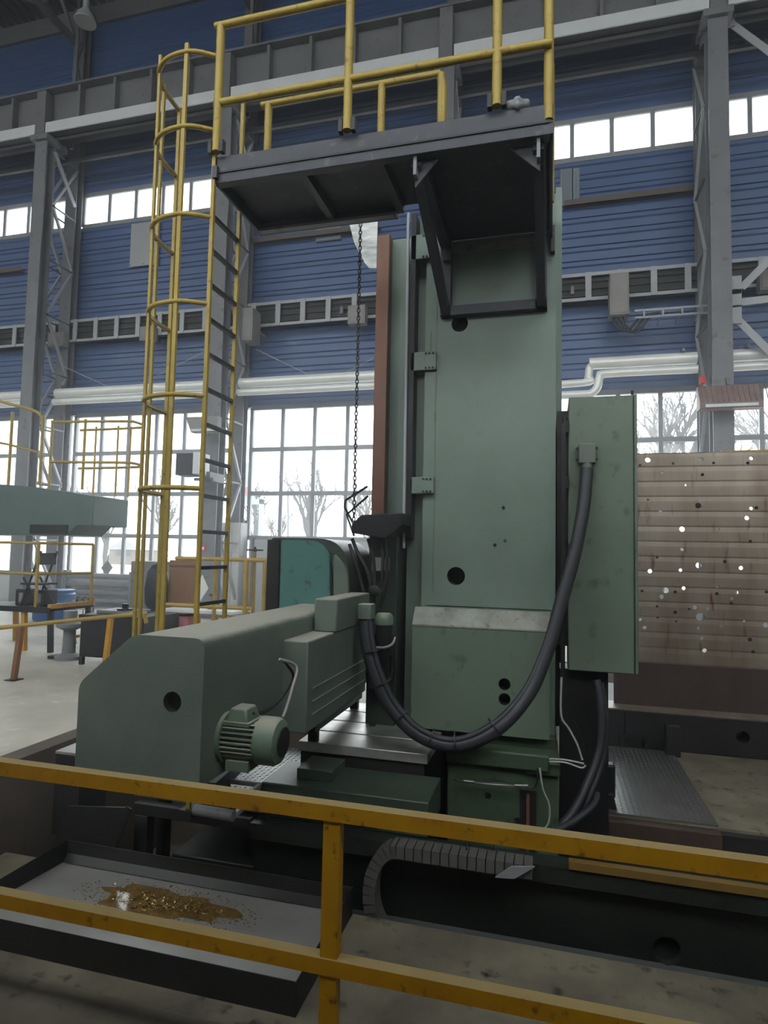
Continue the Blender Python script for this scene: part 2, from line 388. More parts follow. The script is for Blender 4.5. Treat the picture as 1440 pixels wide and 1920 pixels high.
# lattice columns -------------------------------------------------------
def lattice_column(x):
    o = struct('column', (x, 14.35, 0))
    c = MB()  # front chord: H section seen flange-on
    c.box(x - .2, x + .2, 14.30, 14.34, 0, 13.75).box(x - .2, x + .2, 14.62, 14.66, 0, 13.75).box(x - .02, x + .02, 14.34, 14.62, 0, 13.75)
    c.build('front_chord', 'steel_grey', o)
    c = MB()
    c.box(x - .2, x + .2, 15.55, 15.58, 0, 18.9).box(x - .2, x + .2, 15.8, 15.83, 0, 18.9).box(x - .02, x + .02, 15.58, 15.8, 0, 18.9)
    c.build('rear_chord', 'steel_grey', o)
    zs = [0.3 + 1.65 * k for k in range(9)]
    for sx in (-.2, .2):
        for k in range(len(zs) - 1):
            a, b = ((14.64, 15.57) if k % 2 else (15.57, 14.64))
            if zs[k + 1] > 13.8: continue
            MB().angle((x + sx, a, zs[k]), (x + sx, b, zs[k + 1]), .065, .065, .012, up=(1, 0, 0)).build('lacing_bar', 'steel_light', o)
            MB().angle((x + sx, 14.64, zs[k + 1]), (x + sx, 15.57, zs[k + 1]), .05, .05, .012, up=(1, 0, 0)).build('strut', 'steel_grey', o)
    MB().box(x - .3, x + .3, 14.2, 15.0, 13.62, 13.78).build('cap_plate', 'steel_grey', o)
    MB().angle((x + .22, 14.66, 13.5), (x + .22, 15.57, 12.3), .14, .14, .02, up=(1, 0, 0)).build('knee_brace', 'steel_light', o)
    for k in range(5):
        a, b = ((15.3, 15.56) if k % 2 else (15.56, 15.3))
        MB().angle((x + .18, a, 14.2 + k * .9), (x + .18, b, 15.1 + k * .9), .06, .06, .01, up=(1, 0, 0)).build('lacing_bar', 'steel_grey', o)
    MB().box(x + .12, x + .22, 15.25, 15.31, 14, 18.9).build('upper_post', 'steel_grey', o)
    MB().box(x - .3, x + .3, 14.24, 15.9, 0, .06).build('base_plate', 'steel_grey', o)
for x in BAY[1:6]: lattice_column(x)
# crane runway girder -----------------------------------------------------
g = struct('beam', (-8, 14.5, 13.8))
MB().box(-26, 12, 14.55, 14.63, 13.8, 15.2).build('web', 'steel_grey', g)
MB().box(-26, 12, 14.3, 14.9, 15.2, 15.26).build('top_flange', 'steel_grey', g)
for i in range(5):
    x0 = BAY[1 + i] + .2
    MB().box(x0, x0 + 5.62, 14.22, 14.26, 13.8, 14.1).build('face_plate', 'white_paint', g)
    MB().box(x0, x0 + 5.62, 14.26, 14.9, 13.84, 13.88).build('bottom_flange', 'dark_iron', g)
for i in range(25):
    x = -20.5 + i * 1.2
    MB().box(x - .04, x + .04, 14.35, 14.55, 13.95, 15.2).build('stiffener', 'steel_grey', g)
for x in BAY[1:6]:
    MB().box(x - .16, x + .16, 14.22, 14.5, 13.8, 15.1).build('bearing_stiffener', 'steel_grey', g)
MB().box(-26, 12, 15.0, 15.1, 13.35, 13.47).build('bracing_chord', 'black_steel', g)
MB().box(-26, 12, 14.9, 15.6, 15.2, 15.26).build('catwalk_deck', 'dark_iron', g)
cw = thing('catwalk_railing', (-8, 15.05, 15.26), 'long thin yellow handrail along the crane beam high under the roof', 'railing')
MB().tube([(-22, 15.05, 15.92), (9, 15.05, 15.92)], .035, 6).build('top_rail', 'dim_yellow', cw)
MB().tube([(-22, 15.05, 15.56), (9, 15.05, 15.56)], .02, 6).build('mid_rail', 'dim_yellow', cw)
pm = MB().box(-.03, .03, -.03, .03, 0, .65).mesh('post', 'dim_yellow')
for i in range(20): put('post', pm, cw, (-21.3 + i * 1.5, 15.05, 15.26))
# roof trusses: a lower chord, an upper chord and diagonals from each column towards the hall
for x in BAY[1:6]:
    t = struct('roof_truss', (x, 8, 18))
    MB().bar((x, 15.9, 17.6), (x, -2, 17.6), .16, .16).build('lower_chord', 'steel_grey', t)
    MB().bar((x, 15.9, 19.0), (x, -2, 19.0), .16, .16).build('upper_chord', 'steel_grey', t)
    for k in range(8):
        a = 15.4 - k * 2.1
        MB().bar((x, a, 17.6), (x, a - 1.05, 19.0), .09, .09).build('diagonal', 'steel_grey', t)
        MB().bar((x, a - 1.05, 19.0), (x, a - 2.1, 17.6), .09, .09).build('diagonal', 'steel_grey', t)
    for q in (-1, 1):
        MB().bar((x, 14.0, 17.6), (x + q * 2.9, 14.0, 19.0), .07, .07).build('bracing_bar', 'steel_grey', t)
# ================================================================== THE MACHINE
YC = 5.85                                  # front face of the column
YP = 4.3                                   # front edge of the access platform
YM = 1.95                                  # foreground railing
# -- machine bed lying in the channel
bed = thing('machine_bed', (0, 5.2, -1.6), 'long dark green machine bed lying in the floor channel under the column', 'machine bed')
prof = [(4.42, -1.6), (4.42, -1.02), (4.36, -.98), (4.36, -.86), (4.44, -.80), (4.44, -.42), (4.36, -.38), (4.36, -.27), (4.52, -.27), (4.54, -.86), (5.0, -.86), (5.0, -.95), (5.5, -.95), (5.5, -.86), (6.05, -.86), (6.05, -1.6)]
b = MB().prism(prof, 'x', -2.15, 7.5).build('bed_body', 'green_dark', bed)
MB().box(-2.85, -2.15, 4.44, 6.05, -1.6, -.62).build('bed_end', 'green_dark', bed, bevel=.01)
cut(b, [((x, 4.3, -.72), (x, 4.50, -.72), .085) for x in (-1.75, .72, 2.0, 3.3)])
MB().box(.12, 7.4, 4.34, 4.40, -.262, -.215).build('way_strip', 'way_yellow', bed, label='yellowish brown strip along the top edge of the bed')
MB().box(.12, 7.4, 4.365, 4.375, -.3, -.262).build('wiper', 'black_steel', bed)
for i in range(5): MB().box(-2.1 + i * 2.3, -1.85 + i * 2.3, 4.3, 4.45, -1.6, -1.3).build('foot', 'green_dark', bed, bevel=.01)
# -- column -----------------------------------------------------------
colm = thing('boring_machine', (-.7, 6.2, -.85), 'tall green machine column with round holes beneath the black platform', 'machine')
xl = at(795, 800, YC).x; xr = at(1042, 800, YC).x
ztop = 5.25; zedge = at(1050, 312, 6.0).z
body = MB().box(xl, xr, YC, 7.2, .12, ztop - .1).build('column_body', 'green_paint', colm)
def hole(x, y, r): 
    q = at(x, y, YC); return (q + Vector((0, -.1, 0)), q + Vector((0, .35, 0)), r)
cut(body, [hole(855, 1080, .085), hole(862, 607, .08)], 24)
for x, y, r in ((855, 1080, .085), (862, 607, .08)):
    q = at(x, y, YC); MB().cyl(q + Vector((0, .16, 0)), q + Vector((0, .18, 0)), r, 20).build('hole_shade_disc', 'black_steel', colm)  # black disc paints the shade deep in the hole
zs_lo = 1.4
xs_ = at(815, 800, YC).x
MB().box(xs_, xs_ + .012, YC - .004, YC + .01, zs_lo, 4.6).build('seam_bead', 'cabinet_green', colm)
xw = at(767, 800, YC + .12).x

MB().box(xw, xl, YC + .12, 6.6, .12, ztop - .15).build('column_recess', 'green_paint', colm)
MB().box(xr, xr + .06, YC + .5, 7.3, .12, zedge).build('column_edge', 'green_paint', colm)
xg0, xg1 = at(703, 700, 6.25).x, at(727, 700, 6.25).x
MB().box(xg1, xw, 6.35, 7.2, .1, ztop - .1).build('column_wing', 'green_paint', colm)
MB().box(xg1 + .12, xg1 + .2, 6.24, 6.3, .5, ztop - .2).box(xg1 + .28, xg1 + .34, 6.2, 6.3, .5, ztop - .2).build('wing_rib', 'green_paint', colm)
MB().box(xg0, xg1, 6.22, 6.6, .5, ztop - .1).build('guideway', 'guideway', colm, bevel=.008, label='brown worn slideway')
q = at(944, 952, YC); MB().cyl(q + Vector((0, .002, 0)), q + Vector((0, -.003, 0)), .016, 10).build('plug', 'green_dark', colm)
q = at(947, 1014, YC); MB().cyl(q + Vector((0, .002, 0)), q + Vector((0, -.003, 0)), .016, 10).build('plug', 'green_dark', colm)
q = at(928, 1022, YC); MB().cyl(q + Vector((0, .002, 0)), q + Vector((0, -.003, 0)), .016, 10).build('plug', 'green_dark', colm)
# rack strip and rod on the left of the face
x0, x1 = at(768, 700, YC - .02).x, at(777, 700, YC - .02).x
MB().box(x0, x1, YC - .05, YC + .12, 1.9, 5.1).build('rack_strip', 'black_steel', colm)
MB().cyl(at(757, 1028, YC), at(766, 400, YC), .017, 10).build('feed_rod', 'steel_light', colm, smooth=40, label='pale round feed rod')
MB().box(xl + .0, at(808, 640, YC).x, YC - .012, YC, at(808, 665, YC).z, at(808, 622, YC).z).build('face_pad', 'green_paint', colm)
for (ya, yb, xb) in ((440, 482, 812), (660, 692, 817), (894, 925, 812)):
    q0 = at(773, ya, YC - .06); q1 = at(xb, yb, YC - .06)
    br = MB().box(q0.x - .02, q1.x, YC - .05, YC + .12, q1.z, q0.z).build('rod_bracket', 'green_paint', colm, bevel=.006)
    for i in range(3):
        for j in range(2):
            c = Vector((q1.x - .03 - i * .035, YC - .05, q0.z - .02 if j else q1.z + .02))
            MB().cyl(c, c + Vector((0, -.012, 0)), .010, 6).build('bolt', 'black_steel', br)
# lower cover with worn sloping sill
YB = 5.68
a = at(773, 1172, YB); b2 = at(1031, 1186, YB); c = at(1031, 1388, YB)
zt = at(780, 1137, YC - .02).z; zs = (a.z + b2.z) / 2; zb = c.z
cov = MB().box(a.x, b2.x, YB, YC, zb, zs).build('lower_cover', 'cabinet_green', colm, bevel=.008)
h2 = [(at(946, y, YB), .068) for y in (1283, 1311)]
cov.modifiers.clear()
cut(cov, [(q + Vector((0, -.1, 0)), q + Vector((0, .16, 0)), .052) for q, r in h2])
for q, r in h2: MB().cyl(q + Vector((0, .12, 0)), q + Vector((0, .14, 0)), .052, 16).build('hole_shade_disc', 'black_steel', colm)  # discs painted black as shade inside the cover holes
MB().prism([(YB - .005, zs), (YB - .005, zs + .015), (YC - .06, zt), (YC, zt), (YC, zs)], 'x', a.x, b2.x).build('cover_sill', 'sill_worn_ledge_lit', colm, label='worn pale sloping sill')
MB().box(xl + .05, xr - .03, YC - .012, YC, zt + .02, zt + .05).build('face_ledge', 'green_paint', colm)
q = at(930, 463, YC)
MB().box(at(850, 463, YC).x, at(1003, 463, YC).x, YC - .07, YC, q.z - .035, q.z + .03).build('top_ledge', 'sill_worn_ledge_lit', colm)  # green ledge; the light it catches is put into this pale tone
# saddle under the column
MB().box(a.x + .02, xr + .0, YC - .1, 7.0, zb - .16, zb).build('column_plinth', 'green_base', colm, bevel=.01)
sx0, sx1 = at(838, 1500, 5.15).x, at(1048, 1500, 5.15).x
sad = MB().box(sx0, sx1, 5.15, 6.6, -.86, zb - .10).build('saddle', 'green_base', colm, bevel=.012)
q0, q1 = at(975, 1480, 5.14), at(1005, 1560, 5.14)
MB().box(q0.x, q1.x, 5.135, 5.16, -.6, q0.z).build('saddle_slot', 'black_steel', colm)
MB().box((q0.x + q1.x) / 2 - .012, (q0.x + q1.x) / 2 + .012, 5.12, 5.14, -.6, q0.z - .02).build('slot_bar', 'guideway', colm)
for (x, y, r) in ((915, 1491, .024), (970, 1538, .024)):
    q = at(x, y, 5.15); MB().cyl(q + Vector((0, .01, 0)), q + Vector((0, -.006, 0)), r, 14).build('bolt_hole', 'black_steel', colm)
MB().box(sx1 - .25, sx1 + .01, 5.12, 5.4, zb - .12, zb - .02).build('saddle_lip', 'green_base', colm, bevel=.01)
MB().box(at(835, 1425, 5.1).x, at(1030, 1425, 5.1).x, 5.1, 5.2, at(930, 1440, 5.1).z, at(930, 1408, 5.1).z).build('saddle_rail', 'green_base', colm, bevel=.015)
# -- slideway plate and cover box on the left of the saddle
sp = thing('slideway_plate', (-1.5, 5.6, -.27), 'worn bright steel way cover plates on the bed, left of the column foot', 'way cover')
for i in range(4):
    MB().box(-2.07, -.95, 5.05 + i * .36, 5.40 + i * .36, .06, .14 + .003 * i).build('plate', 'plate_bright', sp, bevel=.006)
MB().box(-2.05, -.98, 5.07, 6.3, -.86, .06).build('support', 'dark_iron', sp)
MB().cyl((-1.6, 5.7, .14), (-1.6, 5.7, .165), .03, 10).build('knob', 'black_steel', sp)
MB().bar((-1.95, 5.0, .30), (-1.95, 6.35, .30), .1, .13).build('guard_bar', 'black_steel', sp)
for y_ in (5.1, 6.25): MB().box(-1.99, -1.91, y_ - .03, y_ + .03, .14, .27).build('bar_post', 'black_steel', sp)
cb = thing('bed_cover', (-1.5, 4.75, -.27), 'wide flat dark green cover box on the bed beyond the yellow railing', 'cover')
MB().box(at(490, 1467, 4.5).x, at(803, 1508, 4.5).x, 4.5, 5.03, -.268, -.02).build('cover_body', 'cover_green', cb, bevel=.01)
MB().box(at(490, 1467, 4.5).x + .1, at(803, 1508, 4.5).x - .15, 4.495, 4.5, -.2, -.185).build('pressed_rib', 'cover_green', cb)
bb = MB().box(-1.91, -1.62, 4.65, 4.98, -.02, .06).build('cap_box', 'cover_green', cb, bevel=.006)
# -- control cabinet
YCAB = 5.78
q0, q1 = at(1066, 745, YCAB), at(1196, 1266, YCAB)
cab = thing('control_cabinet', ((q0.x + q1.x) / 2, YCAB + .2, q1.z), 'narrow tall green control cabinet hung on the right of the column', 'cabinet')
MB().box(q0.x, q1.x - .02, YCAB, YCAB + .5, q1.z, q0.z).build('cabinet_body', 'cabinet_green', cab, bevel=.012)
MB().box(q1.x - .02, q1.x + .005, YCAB - .02, YCAB + .46, q1.z + .01, q0.z - .0).build('door', 'cabinet_green', cab, bevel=.006)
MB().box(q0.x - .1, q0.x, YCAB + .1, YCAB + .5, q1.z + .2, q0.z - .1).build('mounting_plate', 'black_steel', cab)
j0, j1 = at(1085, 832, YCAB - .1), at(1117, 868, YCAB - .1)
jb = MB().box(j0.x, j1.x, YCAB - .11, YCAB, j1.z, j0.z).build('junction_box', 'green_dusty', cab, bevel=.008)
MB().cyl(at(1101, 868, YCAB - .06), at(1101, 882, YCAB - .06), .05, 14).build('gland', 'green_dusty', jb, smooth=40)
for k in range(2):
    for sgn in (j0.x - .012, j1.x + .012):
        MB().cyl((sgn, YCAB - .05, j1.z + .04 + k * .1), (sgn, YCAB - .03, j1.z + .04 + k * .1), .012, 8).build('screw', 'dark_iron', jb)
for y in (800, 905, 1030):
    p = at(1059, y, YCAB); MB().cyl(p + Vector((0, 0, -.08)), p + Vector((0, 0, .08)), .024, 10).box(p.x, q0.x, p.y - .02, p.y + .02, p.z - .05, p.z + .05).build('hinge', 'dark_iron', cab, smooth=40)
MB().cyl((q1.x - .02, YCAB + .1, q0.z), (q1.x - .02, YCAB + .1, q0.z + .06), .012, 8).build('lifting_stud', 'black_steel', cab)
MB().box(q0.x - .07, q0.x + .34, YCAB + .1, YCAB + .4, -.86, q1.z).build('cabinet_leg', 'black_steel', cab)
# small rail between column and cabinet
rl = MB().box(at(1052, 900, 5.6).x, at(1060, 900, 5.6).x, 5.55, 5.62, .4, 2.9)
rl.build('cabinet_rail', 'black_steel', cab)
# -- power hoses
hp = [(1100, 880, 5.71), (1094, 950, 5.62), (1077, 1040, 5.52), (1052, 1130, 5.42), (1028, 1215, 5.32), (992, 1300, 5.2), (930, 1368, 5.04), (855, 1398, 5.0), (785, 1378, 4.98), (733, 1325, 4.97), (703, 1262, 4.97), (688, 1205, 4.98), (684, 1165, 5.0)]
def smooth_pts(pts, n=6):
    out = []
    P = [pts[0]] + pts + [pts[-1]]
    for i in range(1, len(P) - 2):
        for k in range(n):
            t = k / n; p0, p1, p2, p3 = P[i - 1:i + 3]
            out.append(.5 * ((2 * p1) + (p2 - p0) * t + (2 * p0 - 5 * p1 + 4 * p2 - p3) * t * t + (3 * p1 - p0 - 3 * p2 + p3) * t ** 3))
    return out + [pts[-1]]
hpts = smooth_pts([at(*q) for q in hp])
hose = thing('power_hose', hpts[36], 'thick black hose bundle sagging in a loop across the green column', 'hose')
n = len(hpts)
for i, (dr, dy, r) in enumerate(((0, 0, .057), (.05, -.02, .026), (.03, .05, .024))):
    pts = []
    for k, p in enumerate(hpts):
        d = (hpts[min(k + 1, n - 1)] - hpts[max(k - 1, 0)]).normalized(); nn = Vector((-d.z, 0, d.x)); nn = nn if True else nn
        w_ = min(1, max(0, (k / n - .12) * 3))
        pts.append(p - nn * dr * w_ * (1 if i else 0) + Vector((0, dy, 0)))
    MB().tube(pts, r, 10).build('hose', 'rubber', hose, smooth=60)
for k in (36, 42, 46, 52, 58, 64):
    k = min(k, n - 2); d = (hpts[k + 1] - hpts[k - 1]).normalized(); nn = Vector((-d.z, 0, d.x)); c = hpts[k] - nn * .03
    MB().cyl(c - d * .005, c + d * .005, .075, 12).build('tie', 'rubber', hose)
# -- spindle headstock with its long ram housing
hs = thing('spindle_headstock', (-2.2, 4.2, .5), 'long dusty green ram housing reaching back from teal headstock beside the column', 'headstock')
YH = 3.0
L0 = at(140, 1440, YH); X0 = L0.x; X1 = at(373, 1478, YH).x
zb0 = at(372, 1480, YH).z; zt0 = at(372, 1197, YH).z; xc = at(250, 1197, YH).x; zc = at(140, 1280, YH).z
def rounded(pts, r, n=4):
    out = []
    m_ = len(pts)
    for i in range(m_):
        p = Vector(pts[i]); a_ = (Vector(pts[i - 1]) - p); b_ = (Vector(pts[(i + 1) % m_]) - p)
        ri = min(r[i], a_.length / 2.1, b_.length / 2.1)
        if ri < 1e-4: out.append(tuple(p)); continue
        s = p + a_.normalized() * ri; e = p + b_.normalized() * ri
        for k in range(n + 1):
            t = k / n; out.append(tuple(s * (1 - t) ** 2 + p * 2 * t * (1 - t) + e * t * t))
    return out
rp = rounded([(X0, zb0), (X1, zb0), (X1, zt0), (xc, zt0), (X0, zc)], [.01, .01, .06, .05, .045])
ho = MB().prism(rp, 'y', YH, 5.35).build('ram_housing', 'green_dusty', hs, smooth=30)
q = at(323, 1316, YH)
cut(ho, [(q + Vector((0, -.1, 0)), q + Vector((0, .2, 0)), .055)])
ho.data.shade_smooth(); ho.data.set_sharp_from_angle(angle=math.radians(30))
MB().cyl(q + Vector((0, .05, 0)), q + Vector((0, .07, 0)), .055, 18).build('hole_shade_disc', 'black_steel', hs)  # black disc stands for the shade in the housing hole
MB().box(X0, X1 - .3, YH + .02, 5.2, zb0 - .06, zb0).build('housing_skid', 'green_dusty', hs)
# side box along the housing, upper box on it
XS = -1.60
s0 = atx(578, 1203, XS)
MB().box(X1 - .02, XS, s0.y, 5.45, zb0 + .02, s0.z).build('side_box', 'green_dusty', hs, bevel=.012)
for k in range(3): MB().box(XS, XS + .008, s0.y + .1, 5.4, zb0 + .12 + .09 * k, zb0 + .13 + .09 * k).build('side_rib', 'green_dusty', hs)
u0 = atx(633, 1182, XS + .03)
ux = at(588, 1182, u0.y).x
MB().box(ux, XS + .02, u0.y, u0.y + .9, s0.z, at(633, 1124, u0.y).z).build('upper_box', 'green_dusty', hs, bevel=.012)
v0 = atx(686, 1160, XS + .18)
e0 = at(672, 1132, 5.0); e1 = at(697, 1162, 5.0)
eb = MB().box(e0.x, e1.x, 4.98, 5.1, e1.z, e0.z).build('connector_box', 'green_dusty', hs, bevel=.008)
for dx in (0.03, .085): MB().cyl((e0.x + dx, 5.03, e1.z - .13), (e0.x + dx, 5.03, e1.z), .024, 10).build('gland', 'green_dusty', eb, smooth=40)
# teal cover: dark left face, rounded right shoulder
YT = 5.4
t0 = at(508, 1012, YT); t1 = at(640, 1012, YT); tb = at(508, 1165, YT).z
tx = at(690, 1012, YT).x
tr = at(630, 1100, YT).x; to = at(662, 1100, YT).x
tp = rounded([(t0.x + .13, tb - .6), (tr, tb - .6), (tr - .06, t0.z), (t0.x + .13, t0.z)], [0, 0, .3, .03], 8)
MB().prism(tp, 'y', YT - .05, 6.1).build('teal_cover', 'teal_paint', hs, smooth=35)
tp2 = rounded([(t0.x, tb - .6), (to, tb - .6), (to - .06, t0.z + .02), (t0.x, t0.z + .02)], [0, 0, .3, .04], 8)
MB().prism(tp2, 'y', YT, 6.2).build('headstock_body', 'cover_green', hs, smooth=35)
MB().box(t0.x - .02, t0.x + .1, YT - .03, YT + .02, tb - .5, t0.z).build('side_plate', 'dark_iron', hs)
tp3 = rounded([(tr + .03, tb - .4), (to + .02, tb - .4), (to - .03, t0.z - .25), (tr + .0, t0.z - .12)], [0, 0, .08, .02], 6)
MB().prism(tp3, 'y', YT - .09, YT - .04).build('shoulder_band', 'green_dusty', hs, smooth=35)
# carriage between headstock and column
cx0, cx1 = at(688, 1200, 5.75).x, at(752, 1200, 5.75).x
MB().box(cx0, cx1 - .05, 5.75, 6.25, -.1, at(700, 1000, 5.75).z).build('carriage', 'cover_green', hs, bevel=.01)  # darker green puts the shade beside the column into the colour
q0, q1 = at(662, 1000, 5.5), at(757, 962, 5.5)
MB().prism([(q0.x, q0.z), (at(662, 990, 5.5).x, at(662, 983, 5.5).z), (at(680, 966, 5.5).x, at(680, 966, 5.5).z), (q1.x, q1.z), (q1.x, at(757, 985, 5.5).z), (at(725, 1000, 5.5).x, at(725, 1010, 5.5).z)], 'y', 5.45, 6.2).build('carriage_shoulder', 'black_steel', hs, bevel=.01)
c0, c1 = at(697, 1045, 5.6), at(723, 1072, 5.6)
MB().box(c0.x, c1.x, 5.6, 5.75, c1.z, c0.z).build('valve_block', 'grey_box', hs, bevel=.008)
c0, c1 = at(684, 1100, 5.55), at(698, 1140, 5.55)
lp = at(720, 1158, 5.5)
MB().lathe(lp + Vector((0, 0, -.06)), (0, 0, 1), [(0, .085), (.0, .09), (.06, .09), (.085, .075), (.1, .06)], 16).build('pump_cap', 'motor_green', hs, smooth=40)
MB().lathe(lp + Vector((0, 0, -.36)), (0, 0, 1), [(0, .05), (.1, .07), (.3, .075)], 14).build('pump_body', 'black_steel', hs, smooth=40)
MB().tube(smooth_pts([at(741, 1195, 5.45), at(736, 1207, 5.42), at(722, 1214, 5.4), at(704, 1214, 5.42)]), .012, 8).build('pipe', 'cable_grey', hs, smooth=60)
for pts in ([(690, 1010), (700, 1050), (702, 1100), (700, 1150)], [(660, 1010), (672, 1040), (690, 1075), (697, 1120)], [(655, 1020), (668, 1060), (682, 1110)], [(722, 1010), (726, 1050), (722, 1100), (712, 1140)], [(712, 1010), (718, 1040), (716, 1090)], [(735, 1230), (735, 1262), (728, 1272)]):
    MB().tube(smooth_pts([at(x, y, 5.55) for x, y in pts]), .017, 7).build('pipe', 'dark_iron', hs, smooth=60)
MB().lathe(at(703, 1108, 5.5), (0, -1, 0), [(0, .05), (.03, .055), (.04, .03)], 14).build('fitting', 'dark_iron', hs, smooth=40)
MB().box(at(695, 1180, 5.6).x, at(735, 1180, 5.6).x, 5.55, 5.75, at(700, 1290, 5.6).z, at(700, 1190, 5.6).z).build('manifold', 'black_steel', hs, bevel=.01)
# thin bent frame with hooks above the headstock
MB().tube([at(689, 912, 5.8), at(648, 938, 5.8), at(646, 950, 5.8), at(664, 985, 5.8)], .012, 6).tube([at(690, 930, 5.8), at(650, 965, 5.8), at(664, 1005, 5.8)], .012, 6).build('hook_frame', 'dark_iron', hs)
# -- drive motor
mq = atx(424, 1380, X1)
mc = Vector((X1 + .0, mq.y, mq.z))
mo = thing('electric_motor', mc, 'ribbed green electric motor with round end cap beside the ram housing', 'motor')
ax = (1, 0, 0)
MR = .118
MK = .84
MB().lathe(mc, ax, [(0, MR + .02), (.025, MR + .02), (.025, MR - .02), (.05, MR - .02), (.22, MR - .02), (.22, MR - .01)], 28).build('stator', 'motor_green', mo, smooth=40)
f = MB()
for k in range(28):
    t = 2 * math.pi * k / 28
    if 62 < math.degrees(t) < 118: continue
    d = Vector((0, math.cos(t), math.sin(t))); s_ = Vector((0, -math.sin(t), math.cos(t))) * .004
    p0 = mc + d * (MR - .025); p1 = mc + d * (MR + .006)
    f.add([p0 - s_ + Vector((.025, 0, 0)), p0 + s_ + Vector((.025, 0, 0)), p1 + s_ + Vector((.025, 0, 0)), p1 - s_ + Vector((.025, 0, 0)),
           p0 - s_ + Vector((.22, 0, 0)), p0 + s_ + Vector((.22, 0, 0)), p1 + s_ + Vector((.22, 0, 0)), p1 - s_ + Vector((.22, 0, 0))],
          [(3, 2, 1, 0), (4, 5, 6, 7), (0, 1, 5, 4), (1, 2, 6, 5), (2, 3, 7, 6), (3, 0, 4, 7)])
f.build('cooling_fin', 'motor_green', mo, kind='stuff')
MB().lathe(mc, ax, [(.22, MR - .02), (.22, MR + .012), (.31, MR + .012), (.335, MR), (.348, MR - .03), (.352, .05), (.35, .0)], 28).build('fan_cover', 'motor_green', mo, smooth=40)
MB().lathe(mc, ax, [(.351, .08), (.356, .08), (.356, .0)], 22).build('fan_grille', 'black_steel', mo, smooth=40)
tz = mc.z + MR
tb_ = MB(); w0, w1 = .085, .062
tb_.add([(mc.x + .03, mc.y - w0, tz - .02), (mc.x + .175, mc.y - w0, tz - .02), (mc.x + .175, mc.y + w0, tz - .02), (mc.x + .03, mc.y + w0, tz - .02),
         (mc.x + .055, mc.y - w1, tz + .06), (mc.x + .15, mc.y - w1, tz + .06), (mc.x + .15, mc.y + w1, tz + .06), (mc.x + .055, mc.y + w1, tz + .06)],
        [(3, 2, 1, 0), (4, 5, 6, 7), (0, 1, 5, 4), (1, 2, 6, 5), (2, 3, 7, 6), (3, 0, 4, 7)])
tb_.build('terminal_box', 'motor_green', mo, bevel=.012)
MB().box(mc.x + .02, mc.x + .185, mc.y - .092, mc.y + .092, tz - .035, tz - .01).build('terminal_base', 'motor_green', mo, bevel=.004)
MB().box(mc.x + .055, mc.x + .19, mc.y - .1, mc.y + .1, mc.z - MR - .035, mc.z - MR + .02).build('foot', 'motor_green', mo)
mcab = thing('motor_cable', at(566, 1222, 4.0), 'grey cable pair drooping from the side box to the motor', 'cable')
MB().tube(smooth_pts([atx(566, 1220, XS + .03) + Vector((0, -.35, 0)), at(556, 1250, 3.62), at(548, 1290, 3.52), at(536, 1330, 3.45), at(530, 1345, 3.42)]), .009, 8).build('cable', 'grey_box', mcab, smooth=60)
MB().tube(smooth_pts([atx(566, 1224, XS + .03) + Vector((0, -.3, 0)), at(550, 1268, 3.75), at(530, 1305, 3.65), at(500, 1333, 3.55), at(474, 1338, mc.y)]), .009, 8).build('cable', 'dark_iron', mcab, smooth=60)
# -- access platform
ap = thing('access_platform', (-1.3, 4.8, 4.7), 'black steel access platform with yellow guard rails high on the column', 'platform')
px0, px1 = at(402, 320, YP).x, at(1037, 220, YP).x
zt_, zb_ = 4.905, 4.69
YK = 5.12
MB().box(px0, px1, YP, YP + .012, zb_ + .085, zt_).build('toe_board', 'deck_black', ap)
MB().box(px0, px1, YP + .005, YP + .08, zb_, zb_ + .08).build('front_beam', 'deck_black', ap, bevel=.004)
MB().box(px0, px1, YP - .004, YP + .006, zb_ + .08, zb_ + .095).build('edge_line', 'black_steel', ap)  # thin black line along the top of the front beam
MB().box(px0, px0 + .02, YP, YK, zb_, zt_).build('end_board', 'deck_black', ap)
MB().box(px1 - .02, px1, YP, YC - .02, zb_, zt_).build('end_board', 'deck_black', ap)
MB().box(px0, xl - .12, YK, YK + .03, zb_ - .0, zt_).build('rear_board', 'deck_black', ap)
MB().box(px0 + .02, xl - .12, YK - .06, YK, zb_ - .005, zb_ + .02).build('rear_flange', 'steel_grey', ap)
for i, (xa, xb) in enumerate(((px0 + .02, -1.92), (-1.91, -1.28), (-1.27, -.98), (-.97, px1 - .02))):
    MB().box(xa, xb, YP + .02, YK if i < 3 else YC - .02, zb_ + .10, zb_ + .13).build('deck_plate', 'deck_black', ap)
for xx in (-1.90, -1.27): MB().box(xx - .03, xx + .03, YP + .05, YK - .02, zb_ + .02, zb_ + .10).build('joist', 'deck_black', ap)
# triangular wall brackets
zbk = at(835, 595, YC - .05).z
for i, xx in enumerate((at(838, 560, YC).x, at(1015, 560, YC).x)):
    MB().bar((xx, YP + .08, zb_ - .02), (xx, YC - .06, zbk + .05), .075, .09).build('brace', 'deck_black', ap)
    MB().box(xx - .05, xx + .05, YC - .1, YC - .0, zbk, zb_ + .06).build('bracket_post', 'deck_black', ap)
    MB().box(xx - .05, xx + .05, YP + .08, YC, zb_ + .0, zb_ + .09).build('bracket_top', 'deck_black', ap)
    MB().prism([(xx - .01, zb_), (xx + .16, zb_ + .0), (xx - .01, zb_ - .2)] if i == 0 else [(xx + .01, zb_), (xx - .2, zb_), (xx + .01, zb_ - .2)], 'y', YP + .1, YP + .115).build('gusset', 'deck_black', ap)
    MB().box(xx - .012, xx + .012, YP + .03, YP + .12, zb_ - .14, zb_ + .0).build('tie_plate', 'steel_grey', ap)
MB().box(at(832, 590, YC).x, at(1026, 583, YC).x, YC - .1, YC - .0, zbk - .0, zbk + .09).build('bracket_bar', 'deck_black', ap)
